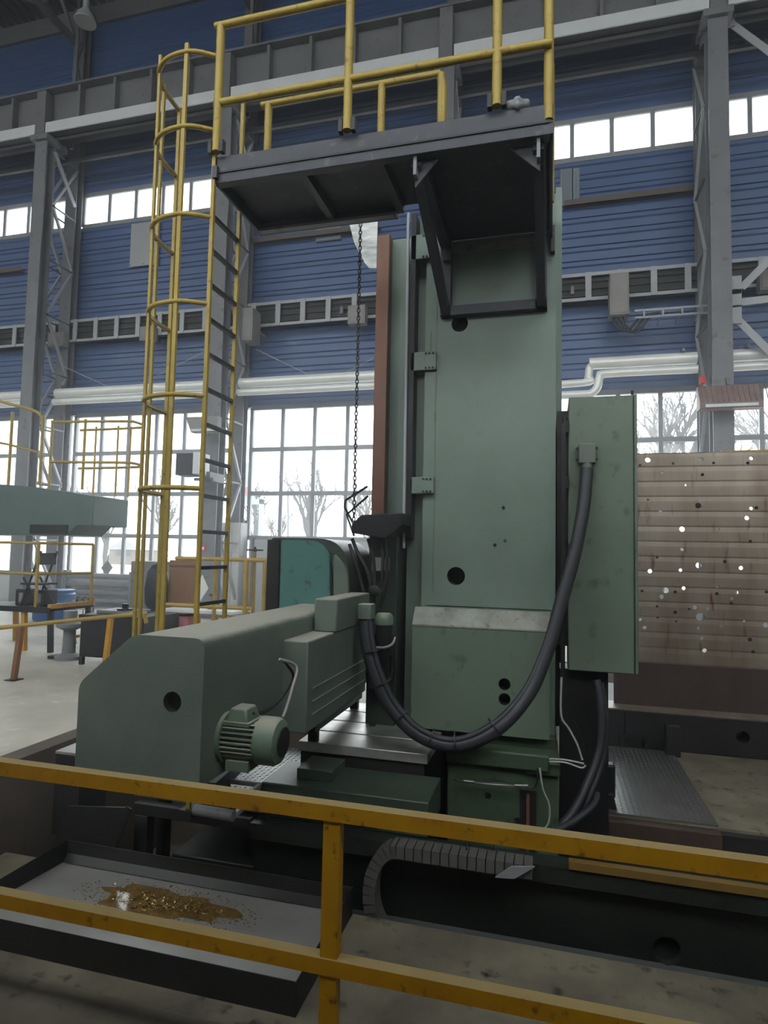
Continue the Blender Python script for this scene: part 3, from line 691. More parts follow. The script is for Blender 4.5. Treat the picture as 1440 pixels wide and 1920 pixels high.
MB().box(at(835, 480, YC).x - .0, at(850, 480, YC).x, YC - .14, YC - .1, at(842, 500, YC).z, at(842, 465, YC).z).build('clamp', 'deck_black', ap)
q = at(1033, 460, YC); MB().box(q.x, q.x + .035, YC - .08, YC, at(1033, 478, YC).z, at(1033, 430, YC).z).build('clamp', 'deck_black', ap)
# guard rails
ZR1, ZR2 = 6.0, 5.34
RT = .031
def post(x, y, z0, z1, clip=True):
    o = MB().cyl((x, y, z0), (x, y, z1), .034, 10).build('post', 'cage_yellow', ap, smooth=50)
    if clip:
        for s_ in (-.05, .05): MB().box(x + s_ - .016, x + s_ + .016, y - .02, y + .03, z0 - .01, z0 + .09).build('bolt_clip', 'black_steel', o)
xp = [at(409, 290, YP).x, at(653, 255, YP).x, at(932, 205, YP).x]
for x in xp: post(x, YP - .03, 4.93, ZR1 if x < -.5 else ZR1)
post(px1 - .03, YP + .02, 4.8, ZR1 + .05, False)
post(px1 - .02, YK + .25, 4.8, ZR1 + .05, False)
MB().tube([(xp[0] - .05, YP - .03, ZR1), (px1 - .02, YP - .03, ZR1), (px1 - .02, YK + .25, ZR1)], RT, 10).build('top_rail', 'cage_yellow', ap, smooth=50)
MB().tube([(xp[0], YP - .03, ZR2), (px1 - .02, YP - .03, ZR2 - .01), (px1 - .02, YK + .25, ZR2)], RT, 10).build('mid_rail', 'cage_yellow', ap, smooth=50)
for x in (at(507, 240, YK).x, at(718, 200, YK).x, at(829, 200, YK).x): post(x, YK - .05, 4.8, at(718, 167, YK).z, False)
MB().tube([(at(495, 210, YK).x, YK - .05, at(718, 165, YK).z), (at(827, 146, YK).x, YK - .05, at(718, 165, YK).z), (at(829, 160, YK).x + .02, YK - .05, at(718, 165, YK).z - .1), (at(829, 160, YK).x + .02, YK - .05, 5.0)], RT, 10).build('rear_rail', 'cage_yellow', ap, smooth=50)
rg = thing('rag', at(970, 200, YP + .02), 'crumpled grey rag lying on the black platform edge by the yellow post', 'rag')
bm = bmesh.new(); bmesh.ops.create_icosphere(bm, subdivisions=3, radius=1)
rr = random.Random(3)
for v in bm.verts:
    n_ = math.sin(v.co.x * 7 + 1) * .16 + math.sin(v.co.y * 9 + v.co.z * 6) * .16 + rr.uniform(-.05, .05)
    v.co *= 1 + n_; v.co = Vector((v.co.x * .075, v.co.y * .05, v.co.z * .05))
me = bpy.data.meshes.new('cloth'); bm.to_mesh(me); bm.free(); me.materials.append(MATS['rag']); me.shade_smooth()
put('cloth', me, rg, loc=(at(970, 200, YP + .02).x, YP + .02, 4.945))
# -- caged ladder
XL = -2.63
lad = thing('caged_ladder', (XL, 4.5, 0), 'tall yellow caged ladder with dark rungs on the left end of the platform', 'ladder')
YR1, YR2 = 4.3, 4.73
MB().box(XL - .015, XL + .015, YR1 - .015, YR1 + .015, -.2, 4.95).build('stile', 'cage_yellow', lad)
MB().box(XL - .015, XL + .015, YR2 - .015, YR2 + .015, -.2, 5.75).build('stile', 'cage_yellow', lad)
rm = MB().box(-.016, .016, YR1 + .015, YR2 - .015, -.014, .014).mesh('rung', 'dark_iron')
for k in range(17): put('rung', rm, lad, (XL, 0, 4.42 - k * .2815))
hoop = [(-2.64, 4.3), (-2.79, 4.21), (-2.93, 4.195), (-3.08, 4.23), (-3.2, 4.32), (-3.27, 4.44), (-3.3, 4.6), (-3.31, 4.8)]
for y, x in ((107, 405), (245, 402), (408, 395), (570, 388), (743, 380), (916, 372)):
    z = at(x, y, 4.3).z
    MB().tube(smooth_pts([Vector((a_, b_, z)) for a_, b_ in hoop], 3), .02, 8).build('hoop', 'cage_yellow', lad, smooth=60)
def cbar(x, y, w_, z0, z1): MB().box(x - w_, x + w_, y - .012, y + .012, z0, z1).build('cage_bar', 'cage_yellow', lad)
cbar(-2.86, 4.20, .016, .9, at(360, 80, 4.2).z)
cbar(-3.20, 4.33, .011, .9, at(308, 103, 4.33).z)
cbar(-3.29, 4.52, .012, .9, at(318, 158, 4.52).z)
cbar(-3.305, 4.78, .015, .9, at(340, 208, 4.78).z)
MB().box(-3.32, XL, 4.76, 4.80, .86, .92).build('cage_foot', 'cage_yellow', lad)
MB().box(XL - .05, XL + .05, 4.25, 4.8, -.27, -.2).build('foot_plate', 'dark_iron', lad)
for y in (YR1, YR2): MB().box(XL, px0 + .04, y - .03, y + .03, 4.72, 4.82).build('fixing_plate', 'deck_black', lad)
# -- hanging chain
chn = thing('hanging_chain', at(674, 425, 5.45), 'long dark hoist chain hanging beneath the platform by the brown slideway', 'chain')
top = at(676, 418, 5.55); bot = at(663, 985, 5.55)
L_ = (top - bot).length; lk = MB()
link = MB()
import itertools
ring = []
for i in range(12):
    t = 2 * math.pi * i / 12; ring.append(Vector((.013 * math.cos(t), 0, .024 * math.sin(t) )))
link.tube(ring + [ring[0]], .0065, 5, cap=False)
lm = link.mesh('link', 'chain_steel')
nl = max(10, int(L_ / .038))
for i in range(nl):
    q = top.lerp(bot, (i + .5) / nl)
    o = put('link', lm, chn, q, rot=(0, 0, math.pi / 2 * (i % 2)))
# white marbled gusset plate on the guideway top
gp = MB().prism([(at(645, 416, 6.3).x, at(645, 416, 6.3).z + .2), (at(708, 408, 6.3).x, at(708, 408, 6.3).z + .2), (at(706, 503, 6.3).x, at(706, 503, 6.3).z), (at(692, 502, 6.3).x, at(692, 502, 6.3).z), (at(684, 493, 6.3).x, at(684, 493, 6.3).z), (at(664, 455, 6.3).x, at(664, 455, 6.3).z)], 'y', 6.3, 6.32).build('gusset_plate', 'marbled', colm, label='pale streaky plate at the top of the slideway')
# ================================================================== FOREGROUND
# -- yellow guard railing made of steel angle
fr = thing('guard_railing', (-.7, YM, 0), 'yellow steel angle guard railing crossing the foreground in front of the pit', 'railing')
RT_, RM_ = at(600, 1508, YM).z, at(600, 1797, YM).z
MB().angle((-6, YM, RT_), (4, YM, RT_), .045, .05, .005, sx=-1).build('top_rail', 'rail_yellow', fr)
MB().angle((-6, YM, RM_), (4, YM, RM_), .045, .05, .005, sx=-1).build('mid_rail', 'rail_yellow', fr)
for x in (at(601, 1700, YM).x, at(601, 1700, YM).x - 2.2, at(601, 1700, YM).x + 2.2):
    MB().prism([(x, YM + .006), (x + .056, YM + .006), (x + .056, YM + .05), (x + .05, YM + .05), (x + .05, YM + .012), (x, YM + .012)], 'z', .008, RT_ - .006).build('post', 'rail_yellow', fr)
    MB().box(x - .02, x + .08, YM - .03, YM + .07, 0, .008).build('base_plate', 'rail_yellow', fr)
# -- drip tray
dt = thing('drip_tray', (-2.4, 3.7, -.7), 'large shallow black steel drip tray with oily golden swarf in the pit', 'tray')
TX0, TX1, TY0, TY1 = -3.62, -1.29, 3.22, 4.20
TZ0, TZ1 = -.70, -.52
ztr = lambda y: TZ0 + .075 - .05 * (y - TY0) / (TY1 - TY0)  # floor tilted so that its reflection meets the windows
MB().prism([(TY0 + .004, TZ0), (TY0 + .004, ztr(TY0)), (TY1 - .004, ztr(TY1)), (TY1 - .004, TZ0)], 'x', TX0 + .004, TX1 - .004).build('tray_bottom', 'tray_glare', dt)
t_ = .006
MB().box(TX0, TX1, TY0, TY0 + t_, TZ0, TZ1).build('side_wall', 'tray_side', dt, bevel=.002)
MB().box(TX0, TX1, TY1 - t_, TY1, TZ0, TZ1).build('side_wall', 'tray_side', dt, bevel=.002)
MB().box(TX0, TX0 + t_, TY0 + t_, TY1 - t_, TZ0, TZ1).build('side_wall', 'tray_side', dt, bevel=.002)
MB().box(TX1 - t_, TX1, TY0 + t_, TY1 - t_, TZ0, TZ1).build('side_wall', 'tray_side', dt, bevel=.002)
MB().prism([(TY1 - .05, TZ0 + .035), (TY1 - t_, TZ0 + .035), (TY1 - t_, TZ0 + .085)], 'x', TX0 + .02, TX1 - .02).build('weld_strip', 'tray_side', dt)
sw = thing('swarf', (-2.15, 3.72, TZ0 + .036), 'puddle of wet golden brown metal swarf and oil in the black tray', 'swarf')
sw['kind'] = 'stuff'
ctr = (atz(305, 1696, TZ0 + .036)); rr = random.Random(11)
# oil puddle, irregular outline
pts = []
for k in range(40):
    t = 2 * math.pi * k / 40; r_ = 1 + .14 * math.sin(3 * t + 1) + .1 * math.sin(7 * t) + .07 * math.sin(11 * t + 2)
    pts.append((ctr.x + .50 * r_ * math.cos(t), ctr.y + .17 * r_ * math.sin(t)))
f = MB(); n_ = len(pts); f.add([(x, y, ztr(y) - .001) for x, y in pts] + [(x, y, ztr(y) + .003) for x, y in pts], [tuple(range(n_)), tuple(range(2 * n_ - 1, n_ - 1, -1))] + [(i, (i + 1) % n_, n_ + (i + 1) % n_, n_ + i) for i in range(n_)])
f.build('oil_puddle', 'oil', sw, kind='stuff')
f = MB()
for k in range(700):
    t = rr.uniform(0, 2 * math.pi); q = abs(rr.gauss(0, .5))
    x, y = ctr.x + .48 * q * math.cos(t), ctr.y + .17 * q * math.sin(t)
    if not (TX0 + .05 < x < TX1 - .05 and TY0 + .05 < y < TY1 - .05): continue
    s_ = rr.uniform(.004, .013); z = ztr(y) + .002 + rr.uniform(0, .012) * max(0, 1 - q); a_ = rr.uniform(0, math.pi)
    d = Vector((math.cos(a_), math.sin(a_), rr.uniform(-.3, .3))) * s_; e = Vector((-math.sin(a_), math.cos(a_), rr.uniform(-.3, .6))) * s_ * .5
    c_ = Vector((x, y, z + .003)); f.add([c_ - d, c_ + e, c_ + d, c_ - e + Vector((0, 0, s_ * .6))], [(0, 1, 2), (0, 2, 3), (0, 3, 1), (1, 3, 2)])
for k in range(160):
    t = rr.uniform(0, 2 * math.pi); q = abs(rr.gauss(0, .45)); p0 = Vector((ctr.x + .46 * q * math.cos(t), 0, 0)); p0.y = ctr.y + .16 * q * math.sin(t); p0.z = ztr(p0.y) + .011
    r_ = rr.uniform(.008, .02); ph = rr.uniform(0, 6)
    f.tube([p0 + Vector((r_ * math.cos(ph + j * .9) + j * .004, r_ * math.sin(ph + j * .9), .004 * math.sin(j))) for j in range(7)], .0016, 3)
f.build('chips', 'swarf_metal', sw, kind='stuff')
f = MB()
for k in range(420):
    t = rr.uniform(0, 2 * math.pi); q = rr.uniform(.75, 1.45)
    x, y = ctr.x + .5 * q * math.cos(t), ctr.y + .17 * q * math.sin(t)
    if not (TX0 + .05 < x < TX1 - .05 and TY0 + .05 < y < TY1 - .07): continue
    s_ = rr.uniform(.003, .009)
    f.lathe((x, y, ztr(y)), (0, 0, 1), [(0, s_), (s_ * .35, s_ * .7), (s_ * .5, .0)], 6)
f.build('droplets', 'oil', sw, kind='stuff', smooth=60)
# pit bits: plates, frames, pipe stubs left of the bed
gd = thing('slanted_guard_plate', (-2.9, 4.3, -1.0), 'black slanted sheet steel guard standing behind the far left tray corner', 'guard')
g0 = at(105, 1590, 4.3); g1 = at(135, 1507, 4.3); g2 = at(248, 1510, 4.3); g3 = at(218, 1592, 4.3)
MB().prism([(g0.x - .05, -1.6), (g0.x, g0.z), (g1.x, g1.z), (g2.x, g2.z), (g3.x, g3.z), (g3.x - .05, -1.6)], 'y', 4.25, 4.27).build('guard_sheet', 'tray_side', gd)
MB().bar((g2.x, 4.26, g2.z), (g3.x, 4.26, g3.z), .012, .05).build('guard_rib', 'dark_iron', gd)
lp_ = thing('bed_stand', (-2.6, 4.6, -1.6), 'grey steel stand under the ram housing at the left bed end', 'stand')
z_ = at(300, 1512, 4.4).z
MB().box(at(250, 1520, 4.4).x, at(470, 1520, 4.4).x, 4.4, 4.48, z_ - .09, z_).build('cross_beam', 'dark_iron', lp_, bevel=.005)
MB().box(at(252, 1540, 4.4).x, at(276, 1540, 4.4).x, 4.4, 4.5, -1.6, z_ - .09).build('stand_leg', 'dark_iron', lp_, bevel=.005)
MB().box(at(306, 1540, 4.6).x, at(312, 1540, 4.6).x, 4.6, 4.66, -1.6, z_ - .09).build('stand_leg', 'dark_iron', lp_)
cp = thing('checker_walkway', (-2.6, 4.9, z_), 'checker plate walkway strip passing beneath the green ram housing', 'walkway')
def checker(name, x0, x1, y0, y1, z, parent, pitch=.05, along='y'):
    MB().box(x0, x1, y0, y1, z - .02, z).build('plate', 'checker', parent)
    f = MB(); nx = int((x1 - x0) / pitch); ny = int((y1 - y0) / pitch)
    for i in range(nx):
        for j in range(ny):
            cx_, cy_ = x0 + (i + .5) * pitch, y0 + (j + .5) * pitch
            a_ = math.pi / 4 if (i + j) % 2 else -math.pi / 4
            d = Vector((math.cos(a_), math.sin(a_), 0)) * pitch * .42; e = Vector((-math.sin(a_), math.cos(a_), 0)) * pitch * .12; c_ = Vector((cx_, cy_, z))
            f.add([c_ - d, c_ + e, c_ + d, c_ - e, c_ + Vector((0, 0, .005))], [(0, 1, 4), (1, 2, 4), (2, 3, 4), (3, 0, 4)])
    f.build('tread_rib', 'checker', parent, kind='stuff')
ZW = z_ + .03
checker('w', -3.25, -1.2, 4.5, 6.0, ZW + .0, cp, .045)
for x_ in (-3.1, -2.3): MB().box(x_, x_ + .08, 4.6, 4.68, -1.6, ZW - .02).build('walkway_leg', 'dark_iron', cp)
wb_ = thing('white_block', (at(122, 1410, 4.3).x, 4.4, 0), 'bright topped dark block behind the left corner of the ram housing', 'block')
q0 = at(105, 1408, 4.3); q1 = at(150, 1450, 4.3)
MB().box(q0.x, q1.x, 4.3, 4.62, q1.z - .5, q0.z - .02).build('block_body', 'dark_iron', wb_)
MB().box(q0.x - .005, q1.x + .005, 4.3, 4.62, q0.z - .02, q0.z).build('block_top', 'plate_bright', wb_)
MB().box(q0.x + .05, q1.x - .05, 4.35, 4.6, -1.6, q1.z - .5).build('block_leg', 'dark_iron', wb_)
of = thing('open_frame', at(430, 1470, 4.2), 'small open steel angle frame between ram housing and cover box', 'frame')
fz = at(430, 1475, 4.2).z
fa, fb_, fc, fd = at(425, 1468, 4.3), at(488, 1478, 4.3), at(470, 1505, 4.15), at(385, 1500, 4.15)
fa.z = fb_.z = fc.z = fd.z = fz
for a_, b_ in ((fa, fb_), (fb_, fc), (fc, fd), (fd, fa)): MB().bar(a_, b_, .025, .03).build('frame_bar', 'steel_grey', of)
MB().bar(at(395, 1480, 4.0), at(470, 1415, 4.9), .07, .09).build('channel', 'dark_iron', of)
for q in (fa, fb_): MB().bar(q, Vector((q.x, 4.43, -.27)), .03, .03).build('frame_leg', 'dark_iron', of)
ps = thing('pipe_stub', at(400, 1530, 4.25), 'short grey pipe lying below the railing in front of the bed', 'pipe')
MB().tube([at(365, 1518, 4.25), at(438, 1530, 4.25)], .04, 12).build('pipe_body', 'steel_grey', ps, smooth=50)
MB().bar(at(432, 1535, 4.25), at(462, 1508, 4.5), .03, .035).build('pipe_lug', 'steel_light', ps)
# -- cable drag chain in the gap in front of the bed
dc = thing('drag_chain', at(850, 1605, 4.3), 'grey segmented cable drag chain curving down in front of the bed', 'cable chain')
cz = at(850, 1605, 4.3).z; cxl = at(735, 1640, 4.3).x
path = [Vector((at(1000, 1605, 4.3).x - k * .06, 4.3, cz)) for k in range(17)]
path = [p for p in path if p.x > cxl]
Rr = .30
last = path[-1].x
for k in range(1, 17):
    t = math.radians(k * 11.5); path.append(Vector((last - Rr * math.sin(t) * .62, 4.3, cz - Rr + Rr * math.cos(t) * 1.0)))
for k in range(14): path.append(Vector((last + .06 * (k + 1), 4.3, cz - 2 * Rr)))
for i in range(len(path) - 1):
    p, q = path[i], path[i + 1]
    MB().bar(p.lerp(q, .06), p.lerp(q, .94), .14, .085, up=(0, 0, 1) if abs((q - p).normalized().z) < .9 else (1, 0, 0)).build('chain_segment', 'grey_seg', dc)
MB().prism([(at(960, 1600, 4.25).x, cz + .03), (at(1003, 1603, 4.25).x, cz + .05), (at(965, 1618, 4.25).x, cz - .04), (at(930, 1618, 4.25).x, cz - .05)], 'y', 4.20, 4.222).build('end_bracket', 'steel_grey', dc)
for x in (875, 925): MB().cyl(at(x, 1592, 4.3), at(x, 1570, 4.6), .008, 6).build('hanger', 'dark_iron', dc)
# ================================================================== RIGHT SIDE
cb2 = thing('channel_beam', (.8, 6.15, -.74), 'rusty brown edge beam along the channel under the checker plate floor', 'beam')
x0_ = at(1105, 1530, 6.15).x; x1_ = at(1352, 1575, 6.15).x
MB().box(x0_, x1_, 6.1, 6.22, -.80, ZR - .01).build('beam_web', 'rust_beam', cb2, bevel=.006)
MB().box(x0_, 7, 6.12, 6.21, -1.6, -.80).build('beam_skirt', 'rust_beam', cb2)
MB().box(x1_, 7, 6.12, 6.21, -.80, ZR - .02).build('edge_strip', 'dark_iron', cb2)
q0, q1 = at(1120, 1542, 6.08), at(1140, 1568, 6.08)
for k in range(2):
    for j in range(2): MB().box(q0.x + k * .06, q0.x + .04 + k * .06, 6.09, 6.1, q1.z + j * .08, q1.z + .06 + j * .08).build('nut', 'black_steel', cb2)
MB().prism([(at(1108, 1520, 6.3).x, ZR), (at(1158, 1530, 6.3).x, ZR), (at(1150, 1490, 6.3).x, at(1150, 1490, 6.3).z), (at(1135, 1488, 6.3).x, at(1135, 1488, 6.3).z)], 'y', 6.3, 6.5).build('wedge_block', 'dark_iron', cb2, bevel=.01)
q = at(1135, 1465, 6.4); MB().box(q.x - .07, q.x + .09, 6.38, 6.5, q.z - .15, q.z + .16).build('stop_plate', 'black_steel', cb2, bevel=.02)
ck = thing('checker_plate', (.9, 7.2, ZR), 'ribbed checker plate floor panel to the right of the column foot', 'floor plate')
pa, pb, pc, pd = atz(1110, 1522, ZR), atz(1352, 1560, ZR), atz(1258, 1425, ZR), atz(1130, 1410, ZR)
checker('c', pa.x - .1, pb.x, 6.23, 8.35, ZR + .02, ck, .05)
# floor clamps near the base
for i, (x, y0, y1, lb) in enumerate(((1263, 1370, 1420, 'dark steel stop block standing at the foot of the angle plate base'), (1195, 1380, 1405, 'low bent steel bracket on the floor left of the stop block'))):
    q = atz(x, y1, ZR)
    s_ = thing('stop_block', q, lb, 'block')
    if i == 0: MB().box(q.x - .08, q.x + .08, q.y, q.y + .12, ZR, ZR + .36).build('block_body', 'dark_iron', s_, bevel=.01)
    else: MB().box(q.x - .2, q.x + .12, q.y, q.y + .04, ZR + .12, ZR + .16).box(q.x + .09, q.x + .12, q.y, q.y + .04, ZR, ZR + .14).box(q.x - .2, q.x - .17, q.y, q.y + .04, ZR, ZR + .14).build('bracket_bar', 'dark_iron', s_)
# angle plate
YAP = 8.75
ba = thing('plate_base', (2.2, 8.9, ZR), 'long dark steel base block carrying the drilled angle plate', 'base')
bx0 = at(1120, 1400, 8.45).x
zbt = at(1300, 1340, 8.5).z
b = MB().box(bx0, 6.5, 8.45, 10.2, ZR, zbt).build('base_block', 'dark_iron', ba, bevel=.012)
cut(b, [(at(1393, 1383, 8.45) + Vector((0, -.1, 0)), at(1393, 1383, 8.45) + Vector((0, .3, 0)), .075)])
MB().box(at(1172, 1300, 8.44).x, at(1176, 1300, 8.44).x, 8.43, 8.45, ZR, zbt).build('joint_seam', 'black_steel', ba)
MB().box(bx0 + .02, 6.48, 8.46, 8.9, zbt, zbt + .012).build('base_top', 'angle_iron', ba)
an = thing('angle_plate', (2.4, YAP, zbt), 'huge brownish drilled angle plate with horizontal ridges, right of the cabinet', 'angle plate')
ax0 = at(1150, 1000, YAP).x; zt2 = at(1300, 847, YAP).z
ridges = []
zft = at(1300, 1248, YAP).z
MB().box(ax0 + .0, 6.4, YAP - .012, YAP + .05, zbt + .012, zft).build('plate_foot', 'plate_foot', an, label='dark maroon stained foot of the plate')
z = zft; prof = [(YAP + .055, z)]
H_ = zt2 - z; nr = 14
prof2 = []
for k in range(nr):
    za = z + H_ * k / nr; zb2 = z + H_ * (k + 1) / nr
    prof2 += [(YAP + .006, za), (YAP + .001, za + .02), (YAP, za + .1), (YAP, zb2 - .06), (YAP + .004, zb2 - .02)]
prof = [(YAP + .05, z)] + prof2 + [(YAP + .05, zt2)]
apm = MB().prism(prof, 'x', ax0, 6.4).build('plate_body', 'angle_iron', an)
hl = [(1214, 862, .034), (1313, 862, .03), (1407, 859, .024), (1238, 959, .024), (1407, 953, .022), (1399, 971, .028), (1278, 992, .034), (1345, 993, .02), (1278, 1030, .022), (1309, 1060, .036), (1388, 1065, .026), (1218, 1071, .028), (1275, 1069, .022), (1247, 1107, .038), (1240, 1119, .028), (1281, 1103, .024), (1344, 1100, .02), (1380, 1111, .022), (1371, 1122, .02), (1302, 1139, .028), (1326, 1141, .026), (1312, 1157, .052), (1309, 1178, .022), (1200, 1162, .02), (1208, 1177, .024), (1351, 1174, .02), (1434, 1172, .03), (1315, 1197, .02), (1320, 1220, .028), (1241, 886, .018), (1284, 909, .016), (1394, 1165, .018)]
cut(apm, [(at(x, y, YAP) + Vector((0, -.1, 0)), at(x, y, YAP) * 1.0 + Vector((at(x, y, YAP).x * .014, .2, 0)), r) for x, y, r in hl], 12)
bh = [(1309, 948, .036), (1262, 869, .018), (1338, 868, .018), (1402, 868, .02), (1317, 890, .02), (1200, 872, .016), (1418, 952, .022), (1407, 1015, .02), (1359, 1053, .022), (1232, 1045, .018), (1344, 1113, .022), (1266, 1110, .02), (1204, 1108, .018), (1266, 1148, .022), (1292, 1142, .016), (1232, 1137, .016), (1406, 1199, .026), (1412, 1222, .02), (1371, 1131, .02), (1233, 1158, .014), (1268, 1165, .014), (1215, 937, .014), (1437, 1110, .018)]
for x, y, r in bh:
    q = at(x, y, YAP); MB().cyl(q + Vector((0, .006, 0)), q + Vector((0, -.002, 0)), r, 12).build('hole_shade_dot', 'hole_shade', an)  # flat dark disc paints the shade of an open hole
for xx in (1.9, 4.2): MB().prism([(YAP + .05, zbt), (10.1, zbt), (YAP + .05, zt2 - .4)], 'x', xx + 1.4, xx + 1.5).build('stiffener', 'angle_iron', an)
MB().box(at(1352, 843, 8.9).x, 6.0, 8.88, 8.92, zt2, zt2 + .03).build('top_strip', 'dim_yellow', an, label='thin yellow strip along the top edge')
# cables by the column foot
cl = thing('column_hose', at(1125, 1400, 5.6), 'thick black hoses dropping behind the cabinet to the column foot', 'hose')
for pts, r in (([(1118, 1275, 5.7), (1128, 1330, 5.65), (1125, 1400, 5.6), (1105, 1460, 5.5), (1075, 1520, 5.35), (1040, 1560, 5.2)], .035), ([(1125, 1280, 5.75), (1136, 1350, 5.7), (1130, 1420, 5.65), (1105, 1490, 5.5), (1080, 1540, 5.4), (1010, 1562, 5.1)], .03), ([(1120, 1488, 5.5), (1112, 1510, 5.4), (1075, 1540, 5.25), (1030, 1563, 5.1)], .026)):
    MB().tube(smooth_pts([at(*q) for q in pts]), r, 10).build('hose', 'rubber', cl, smooth=60)
wr = thing('foot_wiring', at(1060, 1440, 5.1), 'thin grey and white wires stapled around the column foot', 'wiring')
for pts, m_ in (([(1053, 1270), (1052, 1340), (1066, 1365), (1082, 1395), (1092, 1425)], 'cable_grey'), ([(1030, 1423), (1060, 1425), (1095, 1432)], 'cable_grey'), ([(1030, 1428), (1060, 1430), (1090, 1440), (1098, 1435)], 'cable_grey'), ([(1012, 1440), (1018, 1480), (1030, 1510), (1028, 1545), (1012, 1560)], 'cable_grey'), ([(850, 1460), (880, 1466), (940, 1468), (1000, 1476), (1008, 1440)], 'cable_black'), ([(1075, 1350), (1092, 1390), (1097, 1420)], 'cable_black'), ([(870, 1464), (930, 1471), (990, 1473)], 'cable_grey')):
    MB().tube(smooth_pts([at(x, y, 5.07) for x, y in pts], 4), .008, 6).build('wire', m_, wr, smooth=60)
# ================================================================== WINDOW-WALL FITTINGS
# pipes along the wall, one length for each bay
YPp = 15.05
for i in range(5):
    x0, x1 = BAY[1 + i] + .35, BAY[2 + i] - .35
    lb = ['off-screen far left', 'far left', 'left', 'middle', 'right'][i]
    lab = {0: 'pale insulated pipe run beyond the leftmost lattice column', 1: 'pale insulated pipe run between the leftmost column and the next', 2: 'pale insulated pipe run above the window behind the caged ladder', 3: 'pale insulated pipe run with drop bends behind the green machine column', 4: 'pale insulated pipe run right of the big right hand column'}[i]
    t = thing('insulated_pipe', ((x0 + x1) / 2, YPp, 6.0), lab, 'pipe', 'pale insulated pipes along the window wall')
    if i == 3:
        xm = at(1105, 720, YPp).x
        MB().tube([(xm, YPp, 6.26), (x1, YPp, 6.26)], .14, 12).build('pipe', 'pipe_jacket', t, smooth=50)
        MB().tube(smooth_pts([Vector((x1, YPp - .1, 5.98)), Vector((xm + .4, YPp - .1, 5.98)), Vector((xm + .22, YPp - .1, 5.9)), Vector((xm + .18, YPp - .1, 5.7)), Vector((xm + .05, YPp - .1, 5.55)), Vector((xm - .3, YPp - .1, 5.52)), Vector((x0, YPp - .1, 5.52))], 5), .095, 12).build('pipe', 'pipe_jacket', t, smooth=50)
        MB().tube(smooth_pts([Vector((xm + .1, YPp, 6.24)), Vector((xm, YPp, 6.15)), Vector((xm - .03, YPp, 5.95)), Vector((xm - .2, YPp, 5.82)), Vector((x0, YPp, 5.8))], 5), .09, 12).build('pipe', 'pipe_jacket', t, smooth=50)
    else:
        MB().tube([(x0, YPp, 6.26), (x1, YPp, 6.26)], .14, 12).build('pipe', 'pipe_jacket', t, smooth=50)
        MB().tube([(x0, YPp - .1, 5.98), (x1, YPp - .1, 5.98)], .095, 12).build('pipe', 'pipe_jacket', t, smooth=50)
    for xx in (x0 + .3, x1 - .3): MB().box(xx - .03, xx + .03, YPp - .2, YW, 6.38, 6.44).build('pipe_hanger', 'steel_grey', t)
# busbar ladder tray ------------------------------------------------------------
ZT = 8.0
for i in range(5):
    x0, x1 = BAY[1 + i] + .3, BAY[2 + i] - .3
    lab = ['grey cable tray beyond the leftmost lattice column', 'grey cable tray with square openings at far left', 'grey cable tray with square openings behind the caged ladder', 'grey cable tray with square openings behind the machine column', 'grey cable tray right of the big right hand column'][i]
    t = thing('cable_tray', ((x0 + x1) / 2, 15.6, ZT), lab, 'cable tray', 'grey cable trays along the blue wall')
    MB().box(x0 - .3, x1 + .3, 15.58, 15.6, ZT + .62, ZT + .70).box(x0 - .3, x1 + .3, 15.58, 15.6, ZT, ZT + .08).build('tray_rail', 'steel_light', t)
    MB().box(x0 - .3, x1 + .3, 15.7, 15.72, ZT + .04, ZT + .66).build('tray_back', 'slot_dark', t)
    for k in range(3): MB().box(x0 - .3, x1 + .3, 15.66, 15.7, ZT + .14 + k * .18, ZT + .22 + k * .18).build('busbar', 'dark_iron', t)
    for k in range(8):
        xx = x0 + .1 + k * (x1 - x0 - .2) / 7
        MB().box(xx - .07, xx + .07, 15.56, 15.6, ZT, ZT + .7).build('tray_upright', 'steel_light', t)
    MB().box((x0 + x1) / 2 - .04, (x0 + x1) / 2 + .04, 15.6, YW, ZT + .2, ZT + .4).build('tray_bracket', 'steel_grey', t)
def jbox(px0_, py0, px1_, py1, Y, d, label, name='junction_box'):
    a_, b_ = at(px0_, py0, Y), at(px1_, py1, Y)
    t = thing(name, ((a_.x + b_.x) / 2, Y + d / 2, b_.z), label, 'box')
    MB().box(a_.x, b_.x, Y, Y + d, b_.z, a_.z).build('box_body', 'grey_box', t, bevel=.015)
    MB().box((a_.x + b_.x) / 2 - .04, (a_.x + b_.x) / 2 + .04, Y + d, 15.94, (a_.z + b_.z) / 2 - .04, (a_.z + b_.z) / 2 + .04).build('wall_stub', 'steel_grey', t)
    MB().box(a_.x + .04, b_.x - .04, Y - .015, Y, b_.z + .04, a_.z - .04).build('cover', 'grey_box', t, bevel=.006)
    return t, a_, b_
t, a_, b_ = jbox(1143, 513, 1180, 588, 15.1, .45, 'large grey junction box on the tray between machine and right column')
for dx in (.1, .2, .3):
    MB().tube(smooth_pts([Vector((a_.x + dx, 15.3, b_.z)), Vector((a_.x + dx + .05, 15.3, b_.z - .2)), Vector((a_.x + dx + .3, 15.3, b_.z - .3 - dx * .3)), Vector((a_.x + dx + .6, 15.3, b_.z - .05)), Vector((a_.x + 1.1, 15.3, b_.z + .05))]), .03, 8).build('cable', 'rubber', t, smooth=60)
jbox(90, 624, 117, 648, 15.3, .25, 'small square grey junction box on the tray at far left')
jbox(262, 612, 286, 637, 15.3, .25, 'small grey junction box on the tray behind the ladder cage')
jbox(652, 573, 684, 605, 15.3, .25, 'small grey junction box on the tray behind the hanging chain')
jbox(455, 577, 472, 637, 14.9, .5, 'tall grey junction box beside the ladder rungs')
jbox(1424, 505, 1475, 540, 15.3, .25, 'pale grey junction box on the tray right of the big right column')
